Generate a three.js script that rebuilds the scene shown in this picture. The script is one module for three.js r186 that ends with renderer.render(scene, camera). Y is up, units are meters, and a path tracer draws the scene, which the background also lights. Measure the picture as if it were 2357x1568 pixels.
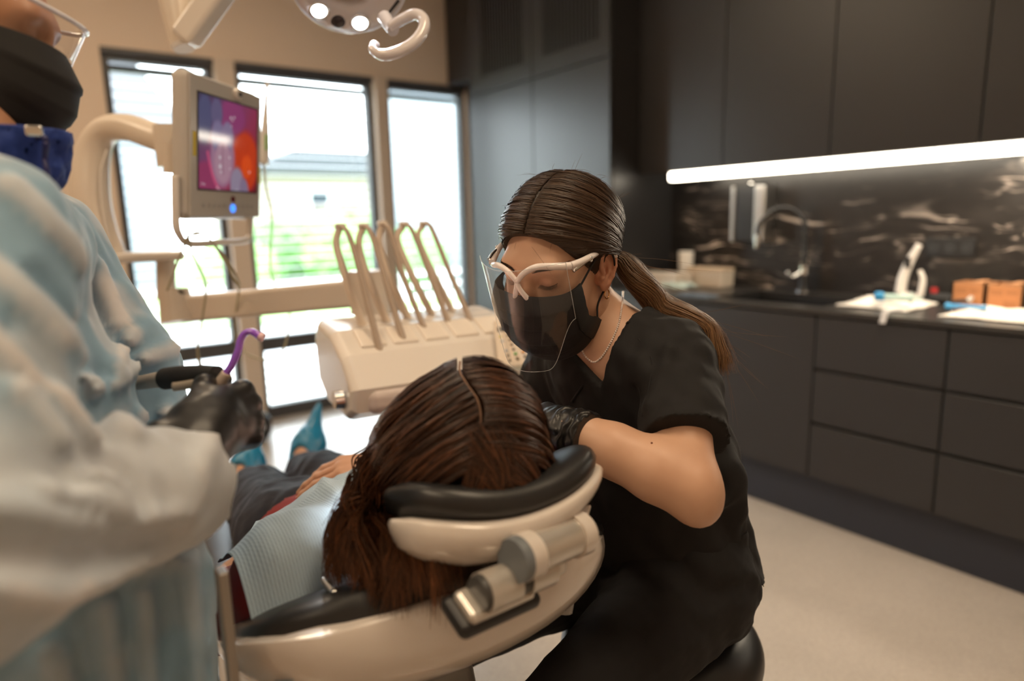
import * as THREE from 'three';
import { RoundedBoxGeometry } from 'three/addons/geometries/RoundedBoxGeometry.js';
import { mergeGeometries } from 'three/addons/utils/BufferGeometryUtils.js';
import { RectAreaLightUniformsLib } from 'three/addons/lights/RectAreaLightUniformsLib.js';
import { createNoise3D } from 'simplex-noise';

// ---------------------------------------------------------------- camera, sky, lights, exposure
const W = 2357, H = 1568, FOCAL = 1530;
const scene = new THREE.Scene();
const camera = new THREE.PerspectiveCamera(2 * Math.atan(H / 2 / FOCAL) * 180 / Math.PI, W / H, 0.05, 200);
camera.position.set(0, 1.275, 0);
camera.rotation.set(-10.25 * Math.PI / 180, -36.4 * Math.PI / 180, -1.42 * Math.PI / 180, 'YXZ');
camera.focus = 1.0;
camera.userData.fStop = 1.5;
camera.updateMatrixWorld(true);

scene.background = new THREE.Color(0.88, 0.95, 1.0);      // bright hazy daylight
scene.backgroundIntensity = 9.5;

RectAreaLightUniformsLib.init();
const renderer = new THREE.WebGLRenderer({ antialias: true });
renderer.toneMapping = THREE.LinearToneMapping;
renderer.toneMappingExposure = 1.5;
renderer.shadowMap.enabled = true;

function areaLight(name, color, intensity, w, h, pos, target) {
  const l = new THREE.RectAreaLight(color, intensity, w, h);
  l.name = name; l.position.set(...pos); l.lookAt(...target); scene.add(l); return l;
}
const WARM = new THREE.Color(1, 0.76, 0.5);
const CEIL = 2.95;
// three recessed ceiling luminaires, an added fill panel for the dentist face (all outside the frame) and the strip under the wall cabinets
const CEILING_LAMPS = [[0.75, -0.15], [0.6, -2.6], [-1.1, -2.9], [-0.95, -0.45]];
for (const [x, z] of CEILING_LAMPS) areaLight('ceiling_panel_light', WARM, 13, 0.28, 1.2, [x, CEIL - 0.035, z], [x, 0, z]);
areaLight('cabinet_strip_light', new THREE.Color(1, 0.83, 0.62), 38, 3.02, 0.045, [2.875, 1.457, -0.91], [2.875, 0.5, -0.91]);

// ---------------------------------------------------------------- helpers
let seed = 20240;
const rnd = () => { seed = (seed * 1664525 + 1013904223) >>> 0; return seed / 4294967296; };
const rr = (a, b) => a + (b - a) * rnd();
const noise3 = createNoise3D(rnd);
const V = (x, y, z) => new THREE.Vector3(x, y, z);
const clamp = (x, a = 0, b = 1) => Math.min(b, Math.max(a, x));
const lerp = (a, b, t) => a + (b - a) * t;
const sstep = (a, b, x) => { const t = clamp((x - a) / (b - a)); return t * t * (3 - 2 * t); };
// a pixel of the 2357 x 1568 frame and a distance along the optical axis give a point in the room
function P(px, py, d) {
  return V((px - W / 2) / FOCAL * d, -(py - H / 2) / FOCAL * d, -d).applyMatrix4(camera.matrixWorld);
}
// where a pixel's line of sight meets the plane axis = value
function onPlane(px, py, axis, value) {
  const o = camera.position, r = P(px, py, 1).sub(o), i = 'xyz'[axis], t = (value - o[i]) / r[i];
  return o.clone().addScaledVector(r, t);
}
const rgb = (r, g, b) => new THREE.Color().setRGB(r, g, b);
function mat(o) {
  const { c, ...rest } = o;
  const m = new THREE.MeshPhysicalMaterial({ roughness: 0.5, ...rest });
  if (c) m.color = rgb(...c);
  return m;
}
const taken = {};
function numbered(name) { const n = taken[name] = (taken[name] ?? -1) + 1; return n ? name + '_' + String(n).padStart(3, '0') : name; }
function mesh(name, geo, material, parent = scene) {
  const g = Array.isArray(geo) ? (geo.length === 1 ? geo[0] : merge(geo)) : geo;
  const m = new THREE.Mesh(g, material); m.name = parent === scene ? numbered(name) : name;
  m.castShadow = m.receiveShadow = true; parent.add(m); return m;
}
function merge(list) {
  const keep = list.map((g) => { let h = g.index ? g.toNonIndexed() : g; for (const k of Object.keys(h.attributes)) if (!['position', 'normal', 'uv'].includes(k)) h.deleteAttribute(k); return h; });
  const all = keep.every((g) => g.attributes.uv);
  if (!all) keep.forEach((g) => g.deleteAttribute('uv'));
  return mergeGeometries(keep, false);
}
function tag(o, label, category, group, kind) {
  o.userData.label = label; o.userData.category = category;
  if (group) o.userData.group = group;
  if (kind) o.userData.kind = kind;
  return o;
}
function thing(name, label, category, pos = [0, 0, 0], group) {
  const o = new THREE.Group(); o.name = numbered(name); o.position.set(...(pos.isVector3 ? pos.toArray() : pos)); scene.add(o);
  return tag(o, label, category, group);
}
function struct(name, geo, material) { const m = mesh(name, geo, material); m.userData.kind = 'structure'; return m; }
function box(x0, y0, z0, x1, y1, z1) {
  const g = new THREE.BoxGeometry(Math.abs(x1 - x0), Math.abs(y1 - y0), Math.abs(z1 - z0));
  return g.translate((x0 + x1) / 2, (y0 + y1) / 2, (z0 + z1) / 2);
}
function rbox(x0, y0, z0, x1, y1, z1, r = 0.004, s = 2) {
  const g = new RoundedBoxGeometry(Math.abs(x1 - x0), Math.abs(y1 - y0), Math.abs(z1 - z0), s, r);
  return g.translate((x0 + x1) / 2, (y0 + y1) / 2, (z0 + z1) / 2);
}
// straight round bar between two points
function rod(a, b, r, r2 = r, seg = 16, open = false) {
  const d = b.clone().sub(a), g = new THREE.CylinderGeometry(r2, r, d.length(), seg, 1, open);
  g.translate(0, d.length() / 2, 0).applyQuaternion(new THREE.Quaternion().setFromUnitVectors(V(0, 1, 0), d.normalize()));
  return g.translate(a.x, a.y, a.z);
}
// tube along points; r is a number or a function of 0..1; flat squeezes the section
function tube(pts, r, { seg = 48, sides = 10, closed = false, caps = true, tension = 0.5, smooth = true } = {}) {
  const curve = smooth ? new THREE.CatmullRomCurve3(pts, closed, 'catmullrom', tension) : null;
  const at = (t) => curve ? curve.getPoint(t) : polyAt(pts, t);
  const fr = curve ? curve.computeFrenetFrames(seg, closed) : null;
  const pos = [], idx = [], rad = typeof r === 'function' ? r : () => r;
  for (let i = 0; i <= seg; i++) {
    const t = i / seg, c = at(t), R = rad(t);
    const n = fr.normals[i], b = fr.binormals[i];
    for (let j = 0; j < sides; j++) {
      const a = j / sides * Math.PI * 2, x = Math.cos(a) * R, y = Math.sin(a) * R;
      pos.push(c.x + n.x * x + b.x * y, c.y + n.y * x + b.y * y, c.z + n.z * x + b.z * y);
    }
  }
  for (let i = 0; i < seg; i++) for (let j = 0; j < sides; j++) {
    const a = i * sides + j, b = i * sides + (j + 1) % sides, c = a + sides, d = b + sides;
    idx.push(a, b, c, b, d, c);
  }
  if (caps && !closed) for (const [row, flip] of [[0, 1], [seg, 0]]) {
    const c = at(row / seg), k = pos.length / 3; pos.push(c.x, c.y, c.z);
    for (let j = 0; j < sides; j++) { const a = row * sides + j, b = row * sides + (j + 1) % sides; flip ? idx.push(k, b, a) : idx.push(k, a, b); }
  }
  const g = new THREE.BufferGeometry();
  g.setAttribute('position', new THREE.Float32BufferAttribute(pos, 3)); g.setIndex(idx); g.computeVertexNormals();
  return g;
}
// sheet from a grid of points f(u, v), with thickness along the normals
function sheet(f, nu, nv, thick = 0) {
  const pos = [], uv = [], idx = [];
  for (let j = 0; j <= nv; j++) for (let i = 0; i <= nu; i++) { const p = f(i / nu, j / nv); pos.push(p.x, p.y, p.z); uv.push(i / nu, j / nv); }
  for (let j = 0; j < nv; j++) for (let i = 0; i < nu; i++) { const a = j * (nu + 1) + i, b = a + 1, c = a + nu + 1, d = c + 1; idx.push(a, b, c, b, d, c); }
  const g = new THREE.BufferGeometry();
  g.setAttribute('position', new THREE.Float32BufferAttribute(pos, 3)); g.setAttribute('uv', new THREE.Float32BufferAttribute(uv, 2));
  g.setIndex(idx); g.computeVertexNormals();
  if (!thick) return g;
  const n = g.attributes.normal, N = (nu + 1) * (nv + 1), p2 = pos.slice(), uv2 = uv.concat(uv);
  for (let i = 0; i < N; i++) { p2.push(pos[3 * i] - n.getX(i) * thick, pos[3 * i + 1] - n.getY(i) * thick, pos[3 * i + 2] - n.getZ(i) * thick); }
  const id2 = idx.slice();
  for (let i = 0; i < idx.length; i += 3) id2.push(idx[i] + N, idx[i + 2] + N, idx[i + 1] + N);
  const edge = [];
  for (let i = 0; i < nu; i++) { edge.push([i + 1, i]); edge.push([nv * (nu + 1) + i, nv * (nu + 1) + i + 1]); }
  for (let j = 0; j < nv; j++) { edge.push([j * (nu + 1), (j + 1) * (nu + 1)]); edge.push([(j + 1) * (nu + 1) + nu, j * (nu + 1) + nu]); }
  for (const [a, b] of edge) id2.push(a, b, a + N, b, b + N, a + N);
  const h = new THREE.BufferGeometry();
  h.setAttribute('position', new THREE.Float32BufferAttribute(p2, 3)); h.setAttribute('uv', new THREE.Float32BufferAttribute(uv2, 2)); h.setIndex(id2); h.computeVertexNormals();
  return h;
}
function lathe(pts, seg = 32) { return new THREE.LatheGeometry(pts.map(([r, y]) => new THREE.Vector2(r, y)), seg); }
function orient(g, up, at) {   // turns +y of a geometry to "up" and moves it
  g.applyQuaternion(new THREE.Quaternion().setFromUnitVectors(V(0, 1, 0), up.clone().normalize()));
  return g.translate(at.x, at.y, at.z);
}

// ---- signed distance shapes
const sminP = (a, b, k) => { const h = Math.max(k - Math.abs(a - b), 0) / k; return Math.min(a, b) - h * h * k * 0.25; };
// tapered limb
function cone(a, b, ra, rb = ra) {
  const ax = a.x, ay = a.y, az = a.z, dx = b.x - ax, dy = b.y - ay, dz = b.z - az, L = dx * dx + dy * dy + dz * dz || 1e-9;
  return (x, y, z) => { const px = x - ax, py = y - ay, pz = z - az; let t = (px * dx + py * dy + pz * dz) / L; t = t < 0 ? 0 : t > 1 ? 1 : t; return Math.hypot(px - dx * t, py - dy * t, pz - dz * t) - (ra + (rb - ra) * t); };
}
function chain(pts) { const l = []; for (let i = 0; i + 1 < pts.length; i++) l.push(cone(pts[i][0], pts[i + 1][0], pts[i][1], pts[i + 1][1])); return l; }
// ellipsoid with axes (unit vectors) and radii
function ellip(c, A, B, C, ra, rb, rc) {
  const m = Math.min(ra, rb, rc);
  return (x, y, z) => { const px = x - c.x, py = y - c.y, pz = z - c.z; const a = (px * A.x + py * A.y + pz * A.z), b = (px * B.x + py * B.y + pz * B.z), d = (px * C.x + py * C.y + pz * C.z);
    const k0 = Math.hypot(a / ra, b / rb, d / rc), k1 = Math.hypot(a / (ra * ra), b / (rb * rb), d / (rc * rc)); return k1 < 1e-9 ? -m : k0 * (k0 - 1) / k1; };
}
// bone with an oval section: side half-width and front half-depth at both ends
function oval(a, b, side, wa, da, wb, db) {
  const D = b.clone().sub(a), L2 = D.lengthSq(), L = Math.sqrt(L2), y = D.clone().normalize(), s = side.clone().addScaledVector(y, -side.dot(y)).normalize(), f = s.clone().cross(y);
  return (px, py, pz) => { const x = px - a.x, yy = py - a.y, z = pz - a.z; const h = (x * y.x + yy * y.y + z * y.z), t = clamp(h / L), e = h - t * L, w = lerp(wa, wb, t), d = lerp(da, db, t), m = Math.min(w, d);
    const q = (x * s.x + yy * s.y + z * s.z), r = (x * f.x + yy * f.y + z * f.z); const k0 = Math.hypot(q / w, r / d, e / m), k1 = Math.hypot(q / (w * w), r / (d * d), e / (m * m)); return k1 < 1e-9 ? -m : k0 * (k0 - 1) / k1; };
}
const unite = (list, k) => (x, y, z) => { let d = list[0](x, y, z); for (let i = 1; i < list.length; i++) d = sminP(d, list[i](x, y, z), k); return d; };
const plane = (p, n) => { const m = n.clone().normalize(), c = p.dot(m); return (x, y, z) => x * m.x + y * m.y + z * m.z - c; };   // positive on the side of n
// surface of f = 0 on a grid of cells h (surface nets)
function skin(f, lo, hi, h, color) {
  const nx = Math.ceil((hi.x - lo.x) / h) + 1, ny = Math.ceil((hi.y - lo.y) / h) + 1, nz = Math.ceil((hi.z - lo.z) / h) + 1;
  const val = new Float32Array(nx * ny * nz).fill(1), B = 6, at = (i, j, k) => (k * ny + j) * nx + i, half = B * h * 0.5;
  for (let k0 = 0; k0 < nz; k0 += B) for (let j0 = 0; j0 < ny; j0 += B) for (let i0 = 0; i0 < nx; i0 += B) {
    const c = f(lo.x + i0 * h + half, lo.y + j0 * h + half, lo.z + k0 * h + half), far = Math.abs(c) > B * h * 1.35;
    for (let k = k0; k < Math.min(nz, k0 + B); k++) for (let j = j0; j < Math.min(ny, j0 + B); j++) for (let i = i0; i < Math.min(nx, i0 + B); i++)
      val[at(i, j, k)] = far ? c : f(lo.x + i * h, lo.y + j * h, lo.z + k * h);
  }
  const id = new Int32Array(nx * ny * nz).fill(-1), pos = [], E = [[0, 1], [0, 2], [0, 4], [1, 3], [1, 5], [2, 3], [2, 6], [3, 7], [4, 5], [4, 6], [5, 7], [6, 7]];
  const v = new Float32Array(8);
  for (let k = 0; k < nz - 1; k++) for (let j = 0; j < ny - 1; j++) for (let i = 0; i < nx - 1; i++) {
    let m = 0;
    for (let q = 0; q < 8; q++) { v[q] = val[at(i + (q & 1), j + (q >> 1 & 1), k + (q >> 2))]; if (v[q] < 0) m |= 1 << q; }
    if (m === 0 || m === 255) continue;
    let x = 0, y = 0, z = 0, n = 0;
    for (const [a, b] of E) if ((m >> a & 1) !== (m >> b & 1)) { const t = v[a] / (v[a] - v[b]); x += (a & 1) + ((b & 1) - (a & 1)) * t; y += (a >> 1 & 1) + ((b >> 1 & 1) - (a >> 1 & 1)) * t; z += (a >> 2) + ((b >> 2) - (a >> 2)) * t; n++; }
    id[at(i, j, k)] = pos.length / 3; pos.push(lo.x + (i + x / n) * h, lo.y + (j + y / n) * h, lo.z + (k + z / n) * h);
  }
  const idx = [], quad = (a, b, c, d, flip) => { if (a < 0 || b < 0 || c < 0 || d < 0) return; flip ? idx.push(a, c, b, a, d, c) : idx.push(a, b, c, a, c, d); };
  for (let k = 1; k < nz - 1; k++) for (let j = 1; j < ny - 1; j++) for (let i = 1; i < nx - 1; i++) {
    const s = val[at(i, j, k)] < 0;
    if (s !== val[at(i + 1, j, k)] < 0) quad(id[at(i, j - 1, k - 1)], id[at(i, j, k - 1)], id[at(i, j, k)], id[at(i, j - 1, k)], !s);
    if (s !== val[at(i, j + 1, k)] < 0) quad(id[at(i - 1, j, k - 1)], id[at(i - 1, j, k)], id[at(i, j, k)], id[at(i, j, k - 1)], !s);
    if (s !== val[at(i, j, k + 1)] < 0) quad(id[at(i - 1, j - 1, k)], id[at(i, j - 1, k)], id[at(i, j, k)], id[at(i - 1, j, k)], !s);
  }
  const nrm = new Float32Array(pos.length), e = h * 0.35, col = color ? new Float32Array(pos.length) : null;
  for (let q = 0; q < pos.length; q += 3) {
    const x = pos[q], y = pos[q + 1], z = pos[q + 2];
    let a = f(x + e, y, z) - f(x - e, y, z), b = f(x, y + e, z) - f(x, y - e, z), c = f(x, y, z + e) - f(x, y, z - e); const l = Math.hypot(a, b, c) || 1;
    a /= l; b /= l; c /= l; nrm[q] = a; nrm[q + 1] = b; nrm[q + 2] = c;
    if (col) { const t = color(x, y, z, a, b, c); col[q] = t[0]; col[q + 1] = t[1]; col[q + 2] = t[2]; }
  }
  const g = new THREE.BufferGeometry();
  g.setAttribute('position', new THREE.Float32BufferAttribute(pos, 3)); g.setAttribute('normal', new THREE.BufferAttribute(nrm, 3)); g.setIndex(idx);
  if (col) g.setAttribute('color', new THREE.BufferAttribute(col, 3));
  return g;
}
// merged skins keep their vertex colours
function joinSkins(list) { return mergeGeometries(list.map((g) => g.toNonIndexed()), false); }
// bounding corners of points with a margin
function around(pts, m) { const b = new THREE.Box3().setFromPoints(pts).expandByScalar(m); return [b.min, b.max]; }

// ---- textures
function dataTex(w, h, f, srgb = true) {
  const d = new Uint8Array(w * h * 4);
  for (let j = 0; j < h; j++) for (let i = 0; i < w; i++) { const c = f(i / w, j / h, i, j); const k = (j * w + i) * 4; for (let q = 0; q < 3; q++) d[k + q] = clamp(c[q] ?? c[0]) * 255; d[k + 3] = 255; }
  const t = new THREE.DataTexture(d, w, h); t.magFilter = THREE.LinearFilter; t.wrapS = t.wrapT = THREE.RepeatWrapping;
  if (srgb) t.colorSpace = THREE.SRGBColorSpace; t.needsUpdate = true; return t;
}
function canvasTex(w, h, draw) {
  const c = document.createElement('canvas'); c.width = w; c.height = h; draw(c.getContext('2d'), w, h);
  const t = new THREE.CanvasTexture(c); t.colorSpace = THREE.SRGBColorSpace; return t;
}
function fbm(x, y, z, o = 4) { let s = 0, a = 0.5, f = 1; for (let i = 0; i < o; i++) { s += a * noise3(x * f, y * f, z * f); a *= 0.5; f *= 2.03; } return s; }

// ---------------------------------------------------------------- the room
const Zb = -4.41, Xf = 2.5, Xb = 3.1, Xu = 2.816, Xt = 2.6, Zt = -2.608;   // window wall, worktop front, splashback, wall cabinets, tall unit
const X0 = -2.3, Z1 = 2.0;
const M = {
  wall: mat({ c: [0.68, 0.55, 0.44], roughness: 0.75 }),
  ceiling: mat({ c: [0.75, 0.73, 0.7], roughness: 0.9 }),
  dark: mat({ c: [0.025, 0.024, 0.025], roughness: 0.36 }),
  plinth: mat({ c: [0.022, 0.025, 0.035], roughness: 0.45 }),
  alu: mat({ c: [0.06, 0.06, 0.065], roughness: 0.5 }),
  post: mat({ c: [0.6, 0.5, 0.41], roughness: 0.6 }),
  white: mat({ c: [0.78, 0.75, 0.72], roughness: 0.28, clearcoat: 0.4, clearcoatRoughness: 0.15 }),
  chrome: mat({ c: [0.75, 0.74, 0.72], roughness: 0.16, metalness: 1 }),
  steel: mat({ c: [0.55, 0.54, 0.52], roughness: 0.3, metalness: 1 }),
  black: mat({ c: [0.012, 0.012, 0.013], roughness: 0.4 }),
  blackMatte: mat({ c: [0.014, 0.014, 0.015], roughness: 0.75 }),
  glass: mat({ c: [0.96, 0.98, 0.98], roughness: 0.0, transmission: 1, thickness: 0, ior: 1.45 }),
};
{
  const speck = dataTex(512, 512, (u, v, i, j) => { const n = 0.93 + 0.05 * noise3(i * 0.9, j * 0.9, 1) + 0.03 * fbm(u * 6, v * 6, 3); return [n, n, n]; });
  speck.repeat.set(3, 3);
  M.floor = mat({ c: [0.53, 0.465, 0.405], roughness: 0.22, map: speck });
  const rough = dataTex(256, 256, (u, v, i, j) => { const n = 0.5 + 0.4 * noise3(i * 0.35, j * 0.35, 9); return [n, n, n]; }, false);
  rough.repeat.set(24, 24); M.floor.bumpMap = rough; M.floor.bumpScale = 0.00025;
}
const floorGeo = new THREE.PlaneGeometry(Xb + 0.2 - X0, Z1 - Zb); 
struct('floor', box(X0, -0.12, Zb - 0.15, Xb + 0.2, 0, Z1), M.floor);
struct('ceiling', box(X0, CEIL, Zb - 0.15, Xb + 0.2, CEIL + 0.15, Z1), M.ceiling);
struct('wall_left', box(X0 - 0.15, 0, Zb - 0.15, X0, CEIL, Z1), M.wall);
struct('wall_front', box(X0, 0, Z1, Xb + 0.2, CEIL, Z1 + 0.15), M.wall);
struct('wall_right', box(Xb + 0.02, 0, Zb - 0.15, Xb + 0.2, CEIL, Z1), M.wall);
const WX0 = 0.51, WX1 = 2.87, WY = 2.265;
{
  const s = new THREE.Shape([[X0, 0], [WX0, 0], [WX0, WY], [WX1, WY], [WX1, 0], [Xb + 0.02, 0], [Xb + 0.02, CEIL], [X0, CEIL]].map(([x, y]) => new THREE.Vector2(x, y)));
  const g = new THREE.ExtrudeGeometry(s, { depth: 0.15, bevelEnabled: false }); g.translate(0, 0, Zb - 0.15);
  struct('wall_back', g, M.wall);
}
struct('baseboard_back', box(X0, 0, Zb, WX0 - 0.01, 0.07, Zb + 0.012), M.post);
struct('trim_1', rbox(1.09, 0, Zb - 0.1, 1.205, WY, Zb + 0.03, 0.006), M.post).userData.label = 'beige post between window bays';
struct('trim_2', rbox(2.12, 0, Zb - 0.1, 2.215, WY, Zb + 0.03, 0.006), M.post).userData.label = 'beige post between window bays';
struct('trim_3', box(WX0, WY - 0.03, Zb - 0.11, WX1, WY, Zb + 0.004), M.alu);
const bays = [[WX0, 1.09], [1.205, 2.12], [2.215, WX1]];
const slatMat = mat({ c: [0.55, 0.57, 0.6], roughness: 0.5 });
bays.forEach(([a, b], n) => {
  const w = new THREE.Group(); w.name = 'window_' + (n + 1); w.userData.kind = 'structure'; scene.add(w);
  const y1 = WY - 0.03, f = 0.04, z0 = Zb - 0.1, z1 = Zb - 0.03;
  mesh('frame', [box(a, 0, z0, a + f, y1, z1), box(b - f, 0, z0, b, y1, z1), box(a + f, y1 - 0.03, z0, b - f, y1, z1), box(a + f, 0, z0, b - f, 0.085, z1), box(a + f, 0.46, z0, b - f, 0.555, z1)], M.alu, w);
  mesh('pane', box(a + f, 0.555, z0 + 0.03, b - f, y1 - 0.03, z0 + 0.034), M.glass, w);
  mesh('pane', box(a + f, 0.085, z0 + 0.03, b - f, 0.46, z0 + 0.034), M.glass, w);
  // venetian blind outside the glass, slats level
  const names = ['left bay beside the beige wall', 'wide middle bay between the two posts', 'right bay beside the dark tall cabinet'];
  const bl = thing('venetian_blind', 'venetian blind with thin level slats in the ' + names[n], 'blind', [(a + b) / 2, 0, Zb - 0.16], 'venetian blinds in the window bays');
  const hw = (b - a) / 2 - 0.01;
  mesh('headrail', rbox(-hw, 2.165, -0.03, hw, 2.205, 0.03, 0.006), M.alu, bl);
  const sg = sheet((u, v) => V(lerp(-hw, hw, u), 0.006 * (1 - (2 * v - 1) ** 2), lerp(0.026, -0.026, v)), 1, 4, 0.0006);
  for (let y = 0.13; y < 2.15; y += 0.0615) { const s = mesh('slat', sg, slatMat, bl); s.position.y = y; s.rotation.x = 0.04; }
  for (const s of [-0.75, 0.75]) mesh('ladder_cord', rod(V(s * hw, 0.12, 0.028), V(s * hw, 2.14, 0.028), 0.0012, 0.0012, 6), slatMat, bl);
});

// ---------------------------------------------------------------- dark fitted furniture along the right
const slab = 0.019;
function doorPanel(parent, y0, z0, y1, z1, x, name = 'door') { const g = 0.0025; return mesh(name, rbox(x, y0 + g, z0 + g, x + slab, y1 - g, z1 - g, 0.0018, 1), M.dark, parent); }
{ // tall unit
  const t = thing('tall_cabinet', 'floor to ceiling dark grey cabinet with louvred top doors beside the window', 'cabinet', [Xt, 0, -3.27]);
  const z0 = -3.93 + 3.27, z1 = Zt + 3.27, dz = 0.009;
  mesh('body', [box(slab + 0.003, 0.1, z0, Xb - Xt, CEIL - 0.005, z1 - 0.0), box(0.03, 0, z0, Xb - Xt, 0.1, z1)], M.dark, t);
  doorPanel(t, 0.1, z0, 2.1, dz, 0); doorPanel(t, 0.1, dz, 2.1, z1, 0);
  for (const [a, b, va, vb] of [[z0, dz, -3.79 + 3.27, -3.34 + 3.27], [dz, z1, -3.15 + 3.27, -2.69 + 3.27]]) {
    const d = new THREE.Group(); d.name = 'louvred_door'; t.add(d);
    const g = 0.0025, Y0 = 2.105, Y1 = CEIL - 0.03, vy0 = 2.205, vy1 = 2.84;
    mesh('door_frame', [box(0, Y0, a + g, slab, vy0, b - g), box(0, vy1, a + g, slab, Y1, b - g), box(0, vy0, a + g, slab, vy1, va), box(0, vy0, vb, slab, vy1, b - g)], M.dark, d);
    const n = 15, sg = box(0.002, vy0, -0.008, slab - 0.002, vy1, 0.008);
    for (let i = 0; i < n; i++) { const s = mesh('slat', sg, M.dark, d); s.position.z = va + (i + 0.5) / n * (vb - va); }
    mesh('grille_back', box(slab, vy0, va, slab + 0.002, vy1, vb), M.dark, d);
  }
  const f = thing('filler_panel', 'dark filler panel and boxed bulkhead in the corner between window and tall cabinet', 'panel', [2.72, 0, -4.17]);
  mesh('bulkhead', box(0, WY + 0.004, -0.238, Xb - 2.72, CEIL - 0.005, 0.238), M.dark, f);
  mesh('side_panel', box(0.17, 0, -0.238, Xb - 2.72, WY + 0.004, 0.238), M.dark, f);
}
const UB = 1.508;
[[Zt, -2.06], [-2.06, -1.527], [-1.527, -0.976], [-0.976, -0.43], [-0.43, 0.12], [0.12, 0.67]].forEach(([a, b], i) => {
  const where = ['against the tall cabinet', 'above the towel dispenser', 'above the sink tap', 'above the black socket plate', 'past the cardboard boxes', 'at the far end of the run'][i];
  const t = thing('wall_cabinet', 'handleless dark grey wall cabinet ' + where, 'cabinet', [Xu, UB, (a + b) / 2], 'wall cabinets over the worktop');
  const h = (b - a) / 2;
  mesh('body', box(slab + 0.002, 0.012, -h, Xb - Xu, CEIL - UB - 0.005, h), M.dark, t);
  mesh('door', rbox(0, -0.005, -h + 0.0025, slab, CEIL - UB - 0.02, h - 0.0025, 0.0018, 1), M.dark, t);
});
{ // light strip under the wall cabinets
  const t = thing('cabinet_light_strip', 'glowing white light strip under the dark wall cabinets', 'light strip', [2.875, 1.485, -0.91]);
  const m = mat({ c: [0.9, 0.88, 0.84], roughness: 0.6, emissive: rgb(1, 0.88, 0.7), emissiveIntensity: 9 });
  mesh('diffuser', rbox(-0.026, -0.024, -1.51, 0.026, 0.018, 1.51, 0.006), m, t);
  mesh('mounting_rail', box(-0.028, 0.018, -1.515, 0.028, 0.0345, 1.515), M.steel, t);
}
{ // splashback: dark marble with pale streaks
  const marble = dataTex(2048, 640, (u, v) => {
    const x = u * 4.2, y = v * 0.75, wx = x + 0.25 * fbm(x * 1.2, y * 3, 5), wy = y + 0.06 * fbm(x * 1.5, y * 4, 2) + 0.05 * Math.sin(x * 1.3);
    const r1 = Math.abs(noise3(wx * 1.2, wy * 16, 4)), r2 = Math.abs(noise3(wx * 2.1 + 7, wy * 24, 8));
    const gate = sstep(-0.4, 0.25, fbm(wx * 1.3, wy * 4.5, 12) + 0.05), fine = sstep(-0.35, 0.3, fbm(wx * 6, wy * 9, 31));
    let k = (Math.pow(1 - sstep(0, 0.16, r1), 1.5) * 0.9 * gate + Math.pow(1 - sstep(0, 0.13, r2), 1.8) * 0.6 * gate) * fine;
    k += 0.05 * sstep(0.1, 0.7, fbm(wx * 2, wy * 8, 21));
    const base = 0.125 + 0.02 * fbm(x * 9, y * 9, 3);
    return [base + k * 0.62, base * 0.93 + k * 0.57, base * 0.9 + k * 0.53];
  });
  const g = box(Xb, 0.9, Zt, Xb + 0.018, UB, 0.67);
  const p = g.attributes.position, uv = g.attributes.uv; for (let i = 0; i < p.count; i++) uv.setXY(i, (p.getZ(i) - Zt) / 4.2, (p.getY(i) - 0.9) / 0.75);
  tag(mesh('splashback', g, mat({ map: marble, roughness: 0.32 })), 'black marble splashback with pale horizontal veins behind the worktop', 'splashback');
}
{ // worktop with a cut-out for the sink
  const SX0 = 2.6, SX1 = 2.98, SZ0 = -1.93, SZ1 = -1.4, s = new THREE.Shape([[Xf, -Zt], [Xb, -Zt], [Xb, -0.67], [Xf, -0.67]].map(([x, z]) => new THREE.Vector2(x, z)));
  const sh = new THREE.Shape(); sh.moveTo(Xf, 2.608); sh.lineTo(Xb, 2.608); sh.lineTo(Xb, -0.67); sh.lineTo(Xf, -0.67); sh.closePath();
  const hole = new THREE.Path(); hole.moveTo(SX0, -SZ0); hole.lineTo(SX1, -SZ0); hole.lineTo(SX1, -SZ1); hole.lineTo(SX0, -SZ1); hole.closePath(); sh.holes.push(hole);
  const g = new THREE.ExtrudeGeometry(sh, { depth: 0.02, bevelEnabled: false }); g.rotateX(-Math.PI / 2); g.translate(0, 0.88, 0);
  tag(mesh('worktop', g, mat({ c: [0.03, 0.028, 0.027], roughness: 0.3 })), 'long thin dark stone worktop on the base cabinets', 'worktop');
  const t = thing('sink', 'black undermounted sink basin sunk in the worktop', 'sink', [(SX0 + SX1) / 2, 0.7, (SZ0 + SZ1) / 2]);
  const hx = (SX1 - SX0) / 2, hz = (SZ1 - SZ0) / 2;
  mesh('basin', [box(-hx - 0.01, 0, -hz - 0.01, hx + 0.01, 0.012, hz + 0.01), box(-hx - 0.01, 0, -hz - 0.01, -hx, 0.178, hz + 0.01), box(hx, 0, -hz - 0.01, hx + 0.01, 0.178, hz + 0.01), box(-hx, 0, -hz - 0.01, hx, 0.178, -hz), box(-hx, 0, hz, hx, 0.178, hz + 0.01)], M.black, t);
  mesh('drain', new THREE.CylinderGeometry(0.04, 0.04, 0.006, 24).translate(0, 0.015, 0), M.chrome, t);
}
const bases = [[Zt, -1.96, 0], [-1.96, -1.375, 0], [-1.375, -0.905, 1], [-0.905, -0.435, 1], [-0.435, 0.12, 1], [0.12, 0.67, 0]];
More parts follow.
